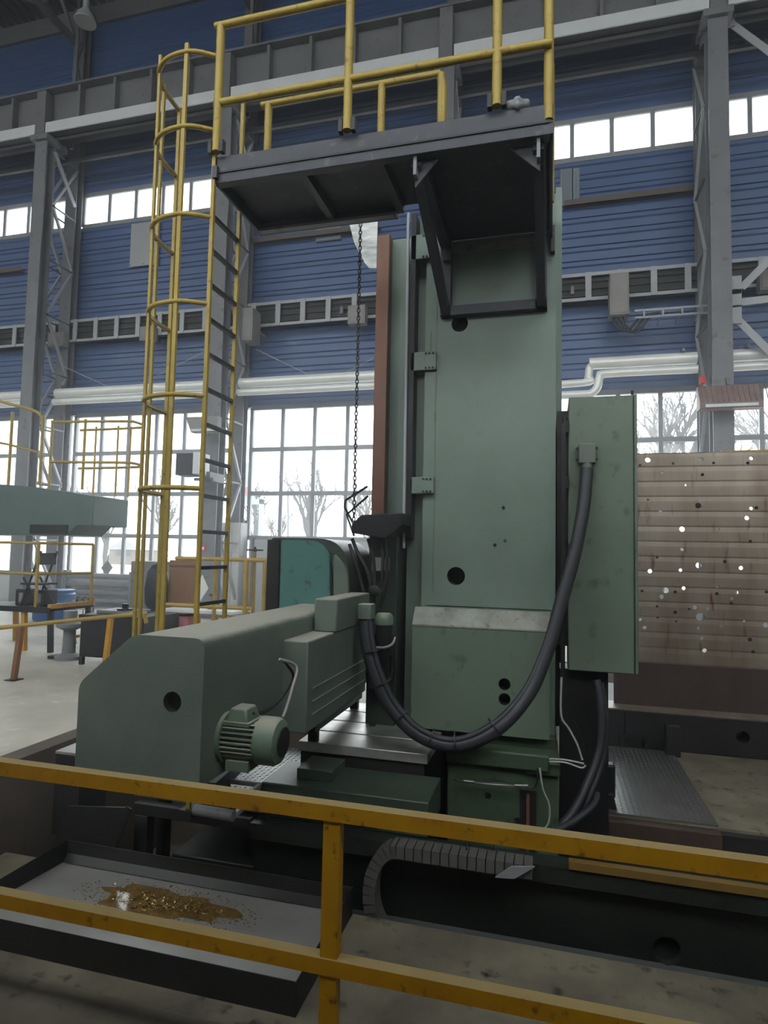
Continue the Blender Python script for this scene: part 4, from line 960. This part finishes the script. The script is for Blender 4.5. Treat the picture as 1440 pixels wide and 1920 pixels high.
ct = thing('conduit_ladder', at(1260, 575, 15.2), 'thin conduit rack running from the junction box to the right column', 'conduit')
q0, q1 = at(1190, 583, 15.2), at(1335, 572, 15.2)
MB().box(q0.x, q1.x, 15.2, 15.24, q0.z - .02, q0.z + .03).box(q0.x, q1.x, 15.2, 15.24, q0.z - .18, q0.z - .14).build('conduit', 'steel_light', ct)
for k in range(4):
    xx = q0.x + (k + .5) * (q1.x - q0.x) / 4; MB().box(xx - .02, xx + .02, 15.2, 15.24, q0.z - .16, q0.z).box(xx - .015, xx + .015, 15.24, YW, q0.z - .1, q0.z - .06).build('conduit_tie', 'steel_light', ct)
# horizontal beams on the cladding and pale vent panels above
for i, (xa, xb, lab) in enumerate(((1057, 1305, 'grey brown horizontal rail on the blue wall right of the machine'), (468, 712, 'grey brown horizontal rail on the blue wall under the platform'), (0, 46, 'grey brown horizontal rail on the blue wall at far left'))):
    z = at(600, 445, YW - .1).z
    a_, b_ = at(xa, 450, YW - .12).x, at(xb, 450, YW - .12).x
    t = thing('wall_rail', ((a_ + b_) / 2, YW - .1, z), lab, 'rail')
    MB().box(a_, b_, YW - .2, YW, z, z + .02).box(a_, b_, YW - .2, YW - .18, z, z + .16).build('rail_angle', 'dark_iron' if i < 0 else 'rail_brown' if 'rail_brown' in MATS else 'grey_box', t)
for xa, xb, ya, yb, lab in ((1052, 1072, 326, 384, 'wider pale blue vent flap under the ribbon window by the machine'), (1075, 1085, 324, 382, 'narrow pale blue vent flap under the ribbon window by the machine'), (594, 637, 424, 446, 'pale blue flap panel seen just beneath the platform edge')):
    a_, b_ = at(xa, ya, YW - .09), at(xb, yb, YW - .09)
    t = thing('vent_flap', ((a_.x + b_.x) / 2, YW - .09, b_.z), lab, 'panel')
    MB().box(a_.x, b_.x, YW - .1, YW - .07, b_.z, a_.z + .1).build('flap', 'flap_blue' if 'flap_blue' in MATS else 'white_paint', t, bevel=.01)
    MB().box(a_.x - .03, b_.x + .03, YW - .08, YW, b_.z - .03, a_.z + .13).build('flap_frame', 'steel_grey', t)
q0, q1 = at(246, 438, YW - .09), at(296, 495, YW - .09)
t = thing('patch_sheet', ((q0.x + q1.x) / 2, YW - .09, q1.z), 'pale grey repair sheet on the blue wall behind the ladder cage', 'panel')
MB().box(q0.x, q1.x, YW - .1, YW - .078, q1.z, q0.z + .3).build('sheet', 'white_paint', t)
for dx in (0.05, .5, .9): MB().cyl((q0.x + dx * (q1.x - q0.x), YW - .1, q1.z + .06), (q0.x + dx * (q1.x - q0.x), YW - .11, q1.z + .06), .02, 6).build('rivet', 'steel_grey', t)
# stay wires
for i, pts in enumerate((((120, 688), (230, 737), (392, 655)), ((480, 655), (610, 718), (700, 672)))):
    t = thing('stay_wire', at(*pts[1], 15.3), ['thin steel wire drooping across the blue wall left of the ladder', 'thin steel wire drooping across the blue wall behind the chain'][i], 'wire')
    MB().tube([at(x, y, 15.3) for x, y in pts], .014, 5).build('strand', 'steel_light', t)
# diagonal bracing right of the right column
for i, (a_, b_) in enumerate((((1385, 535), (1440, 480)), ((1385, 590), (1460, 665)), ((1385, 560), (1445, 553)), ((1372, 35), (1450, 92)))):
    t = thing('bracing_strut', at(*a_, 14.7), ['light steel strut rising right from the big right column', 'slotted light steel strut falling right from the big right column', 'horizontal light steel strut right of the big right column', 'slotted light steel brace under the crane beam at top right'][i], 'strut')
    A, B = at(*a_, 14.7), at(*b_, 14.7); D = (B - A) * 2.0
    MB().angle(A, A + D, .16, .16, .02, up=(0, -1, 0)).build('strut_angle', 'steel_light', t)
    MB().box(A.x - .22, A.x + .05, 14.66, 14.7, A.z - .2, A.z + .2).build('gusset', 'steel_light', t)
# infrared heaters and loudspeaker box
q0, q1 = at(1312, 720, 13.9), at(1432, 762, 13.9)
t = thing('radiant_heater', ((q0.x + q1.x) / 2, 13.9, q1.z), 'rusty ribbed radiant heater hanging in front of the right column', 'heater')
hb = MB().prism([(13.9, q1.z), (13.9, q1.z + .12), (14.1, q0.z), (14.2, q0.z), (14.2, q1.z)], 'x', q0.x, q1.x).build('heater_body', 'rust_tin', t, bevel=.01)
for k in range(14): MB().bar((q0.x + .05 + k * .1, 13.89, q1.z + .14), (q0.x + .05 + k * .1, 14.08, q0.z - .02), .015, .02).build('heater_rib', 'rust_tin', hb)
MB().box(q0.x + .1, q1.x - .1, 13.86, 13.9, q1.z + .02, q1.z + .08).build('heater_tube', 'white_paint', t)
MB().bar((q0.x + .6, 14.15, q0.z), (q0.x + .6, 14.3, q0.z + .2), .05, .05).build('heater_arm', 'steel_grey', t)
q = at(1318, 712, 13.9); MB().box(q.x - .03, q.x + .06, 13.95, 14.1, q.z - .05, q.z + .1).build('heater_valve', 'red_paint', t)
q0, q1 = at(348, 782, 13.6), at(380, 810, 13.6)
t = thing('radiant_heater', ((q0.x + q1.x) / 2, 13.6, q1.z), 'small grey radiant heater by the ladder in front of the big window', 'heater')
MB().prism([(q0.x, q0.z), (q1.x + .4, q0.z), (q1.x + .4, q1.z), (q0.x + .16, q1.z)], 'y', 13.6, 13.8).build('heater_body', 'grey_box', t, bevel=.01)
MB().box(q0.x + .18, q1.x + .38, 13.58, 13.6, q1.z + .02, q1.z + .08).build('heater_tube', 'white_paint', t)
MB().box(q1.x + .3, q1.x + .34, 13.8, 14.4, q1.z + .1, q1.z + .16).build('heater_arm', 'steel_grey', t)
q0, q1 = at(330, 850, 13.4), at(372, 890, 13.4)
t = thing('loudspeaker_box', ((q0.x + q1.x) / 2, 13.5, q1.z), 'dark grey box with a pale side hanging behind the caged ladder', 'box')
MB().box(q0.x, q1.x - .16, 13.4, 13.9, q1.z, q0.z).build('box_front', 'slot_dark', t, bevel=.01)
MB().box(q1.x - .16, q1.x, 13.38, 13.9, q1.z + .02, q0.z + .02).build('box_side', 'white_paint', t, bevel=.01)
MB().box(q0.x + .4, q1.x + .3, 13.6, 13.7, q1.z - .12, q1.z - .05).build('box_shelf', 'steel_grey', t)
MB().box(q1.x + .1, q1.x + .2, 13.6, 14.3, q1.z - .12, q1.z + .1).build('box_arm', 'steel_grey', t)
# high bay lamp under the roof
q = at(161, 22, 13.0)
t = thing('high_bay_lamp', q, 'round bell shaped high bay lamp under the roof at top left', 'lamp')
MB().lathe(q + Vector((0, 0, -.3)), (0, 0, 1), [(0, .27), (.02, .28), (.2, .21), (.35, .1), (.4, .08), (.6, .08)], 20).build('reflector', 'steel_light', t, smooth=40)
MB().lathe(q + Vector((0, 0, -.29)), (0, 0, 1), [(0, .25), (.01, .25)], 20).build('lens', 'white_paint', t)
MB().cyl(q + Vector((0, 0, .4)), (q.x, q.y, 19.2), .03, 6).build('suspension_rod', 'steel_grey', t)
# ================================================================== LEFT BACKGROUND
def atplane(x, y, A, B):
    """a measured direction met with the upright plane through floor points A and B"""
    d = R_ * ((x - 720) / FPX) - U_ * ((y - 960) / FPX) + _fwd
    n_ = Vector((-(B.y - A.y), B.x - A.x, 0)); t = (Vector((A.x, A.y, 0)).dot(n_)) / d.dot(n_)
    return Vector((d.x * t, d.y * t, H + d.z * t))
# near handrail on the left
B1 = atz(35, 1275, 0)
hr = thing('handrail', B1, 'thin yellow tube handrail with leaning posts on the concrete left of the housing', 'railing')
zr = at(40, 1173, B1.y).z
A0, A1 = atz(40, 1173, zr), at(258, 1151, 7.5); dirv = (A1 - A0).normalized()
p0_ = A0 - dirv * 2.2
MB().tube(smooth_pts([p0_, A0, A1, A1 + dirv * .08 + Vector((0, 0, -.02)), A1 + dirv * .12 + Vector((0, 0, -.14))], 4), .028, 8).build('top_rail', 'dim_yellow', hr, smooth=50)
for x, c in ((40, 'brown_board'), (203, 'rail_yellow'), (-60, 'brown_board')):
    q = A0.lerp(A1, (at(x, 1170, 7.1).x - at(40, 1170, 7.1).x) / (at(258, 1151, 7.1).x - at(40, 1170, 7.1).x))
    o = MB().bar((q.x, q.y, q.z - .02), (q.x - .05, q.y - .02, 0), .06, .06).build('post', c, hr)
    MB().box(q.x - .13, q.x + .03, q.y - .1, q.y + .06, 0, .012).build('base_plate', 'dark_iron', o)
# dark crate with pallets on top
q0 = atz(147, 1246, 0)
t = thing('dark_crate', (q0.x + .7, q0.y + .3, 0), 'black steel crate on short legs standing behind the handrail', 'crate')
x1_ = at(268, 1200, q0.y).x
zt_ = at(160, 1152, q0.y).z
MB().box(q0.x, x1_, q0.y, q0.y + .9, .12, zt_).build('crate_body', 'black_steel', t, bevel=.01)
for xx in (q0.x + .03, x1_ - .03):
    for yy in (q0.y + .03, q0.y + .85): MB().box(xx - .03, xx + .03, yy - .03, yy + .03, 0, .12).build('leg', 'black_steel', t)
MB().box(q0.x - .02, x1_ + .02, q0.y - .02, q0.y + .05, zt_ - .06, zt_).build('rim', 'dark_iron', t)
t2 = thing('steel_part', (q0.x + .5, q0.y + .4, zt_), 'flat pile of grey steel parts lying on the black crate', 'part')
MB().box(q0.x + .1, q0.x + .7, q0.y + .2, q0.y + .7, zt_, zt_ + .05).build('part_body', 'steel_grey', t2, bevel=.01)
MB().lathe((q0.x + .5, q0.y + .35, zt_ + .05), (0, 0, 1), [(0, .12), (.03, .12), (.03, .05), (.1, .05)], 12).build('part_hub', 'black_steel', t2)
# cast pillar next to it
q = atz(128, 1236, 0)
t = thing('cast_pedestal', q, 'short grey cast pedestal beside the black crate', 'pedestal')
MB().lathe(q, (0, 0, 1), [(0, .2), (.05, .2), (.1, .1), (.45, .09), (.5, .2), (.55, .2), (.6, .1), (.75, .1)], 14).build('pedestal_body', 'steel_grey', t, smooth=40)
MB().box(q.x - .3, q.x + .05, q.y - .1, q.y + .1, 0, .05).build('pedestal_foot', 'dark_iron', t)
# grey cabinet panel, brown board
def standing(x0, x1, yt, yb, Y, d, name, label, cat, m_, part='panel'):
    a_, b_ = at(x0, yt, Y), at(x1, yt, Y)
    t = thing(name, ((a_.x + b_.x) / 2, Y + d / 2, 0), label, cat)
    MB().box(a_.x, b_.x, Y, Y + d, .04, a_.z).build(part, m_, t, bevel=.01)
    MB().box(a_.x, a_.x + .05, Y, Y + d, 0, .04).box(b_.x - .05, b_.x, Y, Y + d, 0, .04).build('foot', 'dark_iron', t)
    return t, a_, b_
t, a_, b_ = standing(246, 300, 1052, 1150, 10.2, .5, 'grey_locker', 'grey steel locker standing left behind the ladder cage', 'locker', 'steel_grey', 'locker_body')
MB().box(a_.x + .03, b_.x - .03, 10.19, 10.2, .1, a_.z - .05).build('locker_door', 'steel_grey', t, bevel=.004)
MB().box(a_.x + .42, a_.x + .45, 10.16, 10.19, 1.0, 1.15).build('locker_handle', 'black_steel', t)
t, a_, b_ = standing(318, 366, 1050, 1140, 10.0, .06, 'brown_board', 'brown wooden board propped behind the ladder cage bars', 'board', 'brown_board', 'board_sheet')
MB().box(a_.x, b_.x, 9.98, 10.0, a_.z - .1, a_.z - .04).build('board_batten', 'brown_board', t)
q = at(292, 1085, 9.9)
t = thing('black_bag', (q.x, 10.0, .0), 'black coat or bag hanging in front of the grey locker', 'bag')
MB().lathe((q.x, 9.95, .62), (0, 0, 1), [(0, .12), (.12, .2), (.4, .22), (.7, .18), (.82, .1), (.86, .02)], 14).build('bag_body', 'cable_black', t, smooth=60)
MB().tube([(q.x, 9.95, 1.46), (q.x + .03, 10.1, 1.6), (q.x, 10.25, 1.62)], .01, 6).build('bag_strap', 'cable_black', t)
t, a_, b_ = standing(270, 320, 1155, 1180, 8.9, .5, 'rust_box', 'dark reddish steel box low behind the cage bars', 'box', 'rust_beam', 'box_body')
MB().box(a_.x - .02, b_.x + .02, 8.88, 9.42, a_.z - .03, a_.z).build('box_lid', 'rust_beam', t)
# workbench with bits
zb_t = at(380, 1145, 9.0).z
a_, b_ = at(300, 1150, 9.0), at(436, 1140, 9.0)
wbn = thing('workbench', ((a_.x + b_.x) / 2, 9.3, 0), 'pale topped workbench behind the foot of the ladder', 'workbench')
MB().box(a_.x, b_.x, 9.0, 9.7, zb_t - .05, zb_t).build('bench_top', 'white_paint', wbn, bevel=.005)
for xx in (a_.x + .05, (a_.x + b_.x) / 2, b_.x - .05):
    for yy in (9.05, 9.65): MB().box(xx - .03, xx + .03, yy - .03, yy + .03, 0, zb_t - .05).build('leg', 'dim_yellow', wbn)
MB().box(a_.x + .1, b_.x - .1, 9.05, 9.6, .25, .28).build('bench_shelf', 'dim_yellow', wbn)
for k, lab in enumerate(('left pink plastic crate on the shelf under the workbench', 'right pink plastic crate on the shelf under the workbench')):
    x_ = at(338 if k == 0 else 433, 1160, 9.1).x
    t = thing('pink_crate', (x_, 9.3, .28), lab, 'crate', 'pink crates under the workbench')
    MB().box(x_ - .14, x_ + .14, 9.1, 9.5, .28, zb_t - .12).build('crate_body', 'pink_crate', t, bevel=.01)
    MB().box(x_ - .15, x_ + .15, 9.09, 9.51, zb_t - .15, zb_t - .12).build('crate_rim', 'pink_crate', t)
q = at(380, 1103, 9.2)
t = thing('white_sign', Vector((q.x, 9.2, zb_t)), 'tilted white card with a red mark standing on the workbench', 'sign')
MB().prism([(q.x - .06, q.z - .24), (q.x + .1, q.z), (q.x - .02, q.z + .22), (q.x - .08, q.z + .1)], 'y', 9.2, 9.215).build('card', 'paper', t)
MB().box(q.x - .16, q.x - .06, 9.2, 9.24, zb_t, zb_t + .16).build('red_foot', 'red_paint', t)
q = at(386, 1128, 9.2)
t = thing('grey_bottle', Vector((q.x, 9.3, zb_t)), 'small grey bottle on the workbench beside the white card', 'bottle')
MB().lathe((q.x + .03, 9.3, zb_t), (0, 0, 1), [(0, .05), (.14, .05), (.18, .03), (.22, .025)], 12).build('bottle_body', 'steel_grey', t, smooth=40)
MB().lathe((q.x + .03, 9.3, zb_t + .22), (0, 0, 1), [(0, .03), (.03, .03)], 10).build('bottle_cap', 'black_steel', t)
q = at(378, 1028, 14.2)
t = thing('red_sign', q, 'small red fire sign on the lattice column behind the ladder', 'sign')
MB().box(q.x - .07, q.x + .07, 14.27, 14.295, q.z - .09, q.z + .09).build('sign_plate', 'red_paint', t)
MB().box(q.x - .03, q.x + .03, 14.265, 14.27, q.z - .04, q.z + .04).build('sign_mark', 'paper', t)
q = at(200, 1065, 15.9)
t = thing('white_card', q, 'pale diamond card hanging on the left window mullion', 'card')
MB().prism([(q.x - .2, q.z), (q.x, q.z - .22), (q.x + .2, q.z + .02), (q.x + .02, q.z + .24)], 'y', 15.9, 15.93).build('card_sheet', 'grey_box', t)
MB().box(q.x - .01, q.x + .01, 15.93, 15.97, q.z - .1, q.z + .4).build('card_hook', 'steel_grey', t)
# radiator
a_, b_ = at(125, 1090, 15.6), at(247, 1130, 15.6)
t = thing('pipe_radiator', ((a_.x + b_.x) / 2, 15.6, 0), 'grey ribbed pipe radiator under the left window', 'radiator')
for k in range(4): MB().tube([(a_.x, 15.6, .18 + k * .24), (b_.x, 15.6, .18 + k * .24)], .09, 10).build('radiator_pipe', 'steel_grey', t, smooth=50)
for xx in (a_.x, b_.x): MB().box(xx - .06, xx + .06, 15.5, 15.72, 0, 1.05).build('radiator_header', 'steel_grey', t)
# blue tank
q = atz(100, 1163, 0)
t = thing('blue_tank', q, 'blue plastic tank on the floor under the left window', 'tank')
MB().lathe(q, (0, 0, 1), [(0, .42), (.05, .45), (.3, .45), (.33, .47), (.36, .45), (.62, .46), (.68, .4)], 20).build('tank_body', 'blue_plastic', t, smooth=40)
MB().lathe(q + Vector((0, 0, .68)), (0, 0, 1), [(0, .44), (.04, .44), (.05, .1)], 20).build('tank_lid', 'blue_plastic', t, smooth=40)
# striped barrier, wire spool
q = atz(150, 1160, 0)
t = thing('striped_barrier', q, 'yellow and black striped barrier board before the radiator', 'barrier')
a_, b_ = at(128, 1120, q.y), at(176, 1128, q.y)
for k in range(8):
    xx = a_.x + k * (b_.x - a_.x) / 8; w_ = (b_.x - a_.x) / 8
    MB().prism([(xx, a_.z - .1), (xx + w_, a_.z - .1), (xx + w_ + .04, a_.z + .03), (xx + .04, a_.z + .03)], 'y', q.y, q.y + .03).build('stripe', 'rail_yellow' if k % 2 else 'cable_black', t)
for xx in (a_.x + .05, b_.x - .05): MB().box(xx - .02, xx + .02, q.y + .03, q.y + .07, 0, a_.z).build('leg', 'steel_grey', t)
q = atz(140, 1170, 0)
t = thing('wire_spool', q, 'thin wire wheel leaning near the striped barrier', 'spool')
for r_ in (.32, .25):
    MB().tube([q + Vector((math.cos(k * math.pi / 12) * r_, .05 * math.sin(k), .34 + math.sin(k * math.pi / 12) * r_)) for k in range(25)], .014, 6).build('rim', 'steel_grey', t)
for k in range(6): MB().bar(q + Vector((0, 0, .34)), q + Vector((math.cos(k * math.pi / 3) * .3, 0, .34 + math.sin(k * math.pi / 3) * .3)), .012, .012).build('spoke', 'steel_grey', t)
# yellow step platform at the left edge
YS = 8.6
zp = at(60, 1138, YS).z
xa, xb = at(-60, 1140, YS).x, at(95, 1132, YS).x
t = thing('step_platform', ((xa + xb) / 2, YS, 0), 'yellow framed work platform with rails at the left edge', 'platform')
MB().box(xa, xb, YS, YS + 1.0, zp - .06, zp - .02).build('deck', 'dark_iron', t)
MB().box(xb - .06, xb, YS, YS + 1.0, zp - .06, zp + .05).build('edge_beam', 'rail_yellow', t)
MB().box(xa, xb, YS - .03, YS, zp - .09, zp).build('edge_beam', 'dark_iron', t)
for xx, yy in ((xb - .55, YS + .03), (xb - .02, YS + .9), (xb - .02, YS + .03), (xa + .1, YS + .9)):
    MB().bar((xx, yy, zp - .06), (xx + .04, yy, 0), .07, .07).build('leg', 'rail_yellow' if xx < xb - .3 else 'dark_iron', t)
MB().bar((xb - .45, YS + .9, zp - .06), (xb - .3, YS + .95, 0), .05, .05).build('brace', 'rail_yellow', t)
MB().box(xb - .45, xb - .2, YS + .88, YS + .94, .12, .17).build('step', 'rail_yellow', t)
zpt = at(60, 1018, YS).z; zpm = at(60, 1076, YS).z
for xx, yy in ((xb - .33, YS + .03), (xb - .02, YS + .95)): MB().cyl((xx, yy, zp - .05), (xx, yy, zpt), .026, 8).build('post', 'cage_yellow', t)
for zz in (zpt, zpm):
    MB().tube([(xa, YS + .03, zz), (xb - .33, YS + .03, zz), (xb - .02, YS + .95, zz)], .024, 8).build('rail', 'cage_yellow', t)
for k, lab in enumerate(('left black canister pair on the yellow work platform', 'right black canister with white label on the yellow work platform')):
    x_ = at(48 if k == 0 else 82, 1125, YS + .4).x
    c_ = thing('black_canister', (x_, YS + .4, zp - .02), lab, 'canister', 'black canisters on the work platform')
    MB().box(x_ - .13, x_ + .11, YS + .3, YS + .6, zp - .02, zp + .26).build('canister_body', 'cable_black', c_, bevel=.02)
    MB().box(x_ - .04, x_ + .04, YS + .29, YS + .3, zp + .04, zp + .2).build('canister_label', 'grey_box', c_)
    MB().cyl((x_, YS + .45, zp + .26), (x_, YS + .45, zp + .3), .03, 8).build('canister_cap', 'grey_box', c_)
q = at(15, 1110, 8.2)
t = thing('folding_chair', (q.x, 8.5, zp), 'thin dark framed folding chair standing on the work platform', 'chair')
for a_, b_ in (((-.2, 0, 0), (.18, 0, .95)), ((.2, 0, 0), (-.16, 0, .5)), ((-.2, .35, 0), (.18, .35, .95)), ((.2, .35, 0), (-.16, .35, .5))):
    MB().bar((q.x + a_[0], 8.65 + a_[1], zp - .02 + a_[2]), (q.x + b_[0], 8.65 + b_[1], zp - .02 + b_[2]), .025, .025).build('leg', 'black_steel', t)
MB().box(q.x - .2, q.x + .2, 8.63, 9.02, zp + .36, zp + .39).build('seat', 'black_steel', t)
MB().box(q.x + .12, q.x + .15, 8.63, 9.02, zp + .7, zp + .9).build('backrest', 'black_steel', t)
# yellow fence behind the headstock with a hand wheel
YF = 8.0
t = thing('yellow_fence', (at(470, 1100, YF).x, YF, 0), 'yellow tube fence between the ladder and the teal headstock', 'fence')
for x, w_ in ((463, .04), (497, .03), (405, .03)):
    q = at(x, 1050, YF); MB().cyl((q.x, YF, 0), (q.x, YF, q.z), w_, 8).build('post', 'dim_yellow', t, smooth=50)
zf1, zf2 = at(470, 1050, YF).z, at(470, 1141, YF).z
MB().tube([(at(330, 1050, YF).x, YF, zf1), (at(500, 1050, YF).x, YF, zf1)], .03, 8).build('rail', 'dim_yellow', t)
MB().tube([(at(300, 1141, YF).x, YF, zf2), (at(470, 1141, YF).x, YF, zf2)], .03, 8).build('rail', 'dim_yellow', t)
q = at(478, 1034, YF + .1)
t = thing('hand_wheel', (q.x, YF + .1, 0), 'small dark hand wheel on a yellow stem by the fence', 'wheel')
MB().cyl((q.x, YF + .1, 0), (q.x, YF + .1, q.z), .025, 8).build('stem', 'dim_yellow', t)
MB().tube([(q.x + .11 * math.cos(k * math.pi / 10), YF + .1 + .11 * math.sin(k * math.pi / 10), q.z + .02) for k in range(21)], .014, 6).build('wheel_rim', 'dark_iron', t)
for k in range(3): MB().bar((q.x, YF + .1, q.z + .02), (q.x + .11 * math.cos(k * 2.1), YF + .1 + .11 * math.sin(k * 2.1), q.z + .02), .014, .014).build('wheel_spoke', 'dark_iron', t)
MB().lathe((q.x, YF + .1, q.z), (0, 0, 1), [(0, .03), (.05, .02), (.07, .005)], 8).build('wheel_nut', 'rust_beam', t)
# second machine's green ram with its railed top, entering from the left
YO = 10.0
Z = lambda y, x=120: at(x, y, YO).z
X = lambda x: at(x, 950, YO).x
orm = thing('second_machine', (X(-260), YO + .6, 0), 'big green machine arm with yellow guard rail reaching in at left', 'machine')
XN = X(175); YN = atx(238, 960, XN).y
pts = [(X(-320), Z(1003)), (X(128), Z(1003)), (X(146), Z(985)), (XN, Z(985)), (XN, Z(930)), (X(60), Z(912)), (X(-20), Z(905)), (X(-320), Z(905))]
MB().prism(pts, 'y', YO, YN).build('arm_body', 'arm_green', orm, bevel=.012)
MB().box(XN, XN + .015, YO, YN, Z(984), Z(931)).build('end_plate', 'arm_green', orm, bevel=.004, label='bolted end plate of the arm')
MB().box(X(60), X(130), YO - .03, YO, Z(1000), Z(984)).build('arm_rail', 'green_dark', orm)
MB().box(X(-320), X(-180), YO - .2, YN + .3, 0, Z(880)).build('arm_column', 'green_paint', orm, bevel=.02)
ar = thing('arm_railing', (X(120), YO, Z(915)), 'yellow tube guard rail with rounded end on the second machine arm', 'railing')
for x in (82, 145): MB().cyl((X(x), YO + .1, Z(917)), (X(x), YO + .1, Z(785)), .027, 8).build('post', 'cage_yellow', ar, smooth=50)
for x in (166, 208, 219): MB().cyl((X(x), YO + (.1 if x < 210 else .3), Z(930)), (X(x), YO + (.1 if x < 210 else .3), Z(800)), .02, 8).build('post', 'dim_yellow', ar, smooth=50)
for yy in (792, 868):
    MB().tube(smooth_pts([Vector((X(82), YO + .1, Z(yy - 4))), Vector((X(215), YO + .1, Z(yy))), Vector((X(232), YO + .25, Z(yy))), Vector((X(225), YO + .6, Z(yy))), Vector((X(200), YO + .72, Z(yy))), Vector((X(90), YO + .75, Z(yy)))], 5), .027, 8).build('rail', 'cage_yellow', ar, smooth=50)
for x, yt in ((5, 765), (64, 778)): MB().cyl((X(x), YO + .1, Z(908)), (X(x), YO + .1, Z(yt)), .03, 8).build('post', 'cage_yellow', ar, smooth=50)
MB().tube(smooth_pts([Vector((X(-60), YO + .1, Z(730))), Vector((X(0), YO + .1, Z(750))), Vector((X(52), YO + .1, Z(768))), Vector((X(65), YO + .1, Z(790)))], 5), .03, 8).build('rail', 'cage_yellow', ar, smooth=50)
MB().tube([(X(-60), YO + .1, Z(815)), (X(0), YO + .1, Z(828)), (X(58), YO + .1, Z(845))], .024, 8).build('rail', 'cage_yellow', ar, smooth=50)
# ================================================================== OUTSIDE
MB().box(-90, 60, YW + .6, 140, -.4, -.15).build('ground', 'snow_ground', kind='structure')
def tree(x, y, h, seed, label, spread=.55, depth=6):
    rr = random.Random(seed); mb = MB(); tr = MB()
    def grow(p, d, l, r, k):
        q = p + d * l
        mid = p.lerp(q, .5) + Vector((rr.uniform(-1, 1), rr.uniform(-1, 1), 0)) * l * .05
        (tr if k >= depth - 1 else mb).tube([p, mid, q], [r, r * .85, r * .68], 5 if k > 2 else 3, cap=False)
        if k == 0: return
        for i in range(rr.choice((2, 3, 3)) if k < depth else 4):
            nd = (d + Vector((rr.uniform(-1, 1), rr.uniform(-1, 1), rr.uniform(-.25, .7))) * spread).normalized()
            s_ = rr.uniform(.35, 1)
            grow(p.lerp(q, s_), nd, l * rr.uniform(.6, .82), r * .6, k - 1)
    grow(Vector((x, y, -.15)), Vector((rr.uniform(-.08, .08), 0, 1)), h * .3, h * .022, depth)
    t = thing('bare_tree', (x, y, -.15), label, 'tree', 'bare trees outside the windows')
    tr.build('trunk', 'bark', t); mb.build('branches', 'bark', t, kind='stuff')
tree(-11.7, 30, 9, 1, 'bare tree outside seen in the middle window, right of the lamp post')
tree(-9.7, 33, 9, 2, 'bare tree outside seen behind the hanging chain')
tree(-23.5, 34, 8.5, 3, 'bare tree outside seen between the ladder cage bars')
tree(-29, 36, 9.0, 4, 'bare tree outside seen beside the second machine arm')
tree(4.6, 27, 14, 5, 'large bare tree outside right of the control cabinet', .6)
tree(9.4, 31, 14, 6, 'bare tree outside right of the big right column', .6)
tree(-26, 52, 11, 8, 'distant bare tree outside behind the ladder cage')
tree(-21, 46, 7.5, 9, 'small distant bare tree outside left of the lamp post')
q = at(540, 1000, 28); qt = at(540, 925, 28); qe = at(552, 904, 28)
t = thing('street_lamp', (q.x, 28, -.15), 'grey curved street lamp outside the middle window', 'lamp')
MB().tube(smooth_pts([Vector((q.x, 28, -.15)), Vector((q.x, 28, 3)), qt, qt + Vector((.08, 0, .3)), qe]), .05, 6).build('pole', 'steel_grey', t, smooth=50)
MB().lathe(qe + Vector((-.05, 0, 0)), (1, 0, -.1), [(0, .06), (.2, .12), (.4, .08), (.45, .02)], 10).build('lamp_head', 'steel_grey', t, smooth=50)
a_, b_ = at(460, 945, 30), at(487, 1005, 30)
t = thing('blue_gantry', ((a_.x + b_.x) / 2, 30, -.15), 'blue steel frame with a red sign outside the middle window', 'gantry')
for xx in (a_.x - .5, b_.x): MB().box(xx - .1, xx + .1, 30, 30.2, -.15, a_.z + .3).build('gantry_post', 'hazed_blue', t)
MB().box(a_.x - .6, b_.x + .1, 30, 30.2, a_.z, a_.z + .25).build('gantry_beam', 'hazed_blue', t)
MB().prism([(a_.x - .4, a_.z + .25), (a_.x + .4, a_.z + .25), (a_.x, a_.z + 2.2), (a_.x - .4, a_.z + 2.2)], 'y', 30, 30.3).build('gantry_cab', 'hazed_blue', t)
MB().box(a_.x - .2, a_.x + .3, 29.95, 30, a_.z + .5, a_.z + .9).build('gantry_sign', 'sign_hazed', t)
a_, b_ = at(205, 1030, 60), at(262, 1066, 60)
t = thing('distant_shed', ((a_.x + b_.x) / 2, 62, -.15), 'low pale shed far outside the left window', 'building')
MB().box(a_.x, b_.x, 60, 65, -.15, a_.z).build('shed_wall', 'pit_wall', t)
MB().prism([(a_.x - .3, a_.z), (b_.x + .3, a_.z), ((a_.x + b_.x) / 2, a_.z + 1.2)], 'y', 59.7, 65.3).build('shed_roof', 'steel_grey', t)
for k in range(2): MB().box(a_.x + .8 + k * 1.3, a_.x + 1.5 + k * 1.3, 59.95, 60, .8, 1.6).build('window', 'slot_dark', t)
# thin haze filling the hall, added to imitate bloom round the windows
hz = MB().box(-39.9, 23.9, -25.9, 15.9, -1.7, 19.1).mesh('haze', 'paper')
M = bpy.data.materials.new('haze_air'); M.use_nodes = True; nt = M.node_tree; nt.nodes.remove(nt.nodes['Principled BSDF'])
vs = nt.nodes.new('ShaderNodeVolumeScatter'); vs.inputs['Color'].default_value = (.9, .93, 1, 1); vs.inputs['Density'].default_value = .013; vs.inputs['Anisotropy'].default_value = .65
nt.links.new(vs.outputs[0], nt.nodes['Material Output'].inputs['Volume'])
hz.materials.clear(); hz.materials.append(M)
ho_ = put('haze', hz, kind='stuff'); ho_['label'] = 'thin haze added to the whole hall for the bloom of the windows'; ho_['category'] = 'haze'
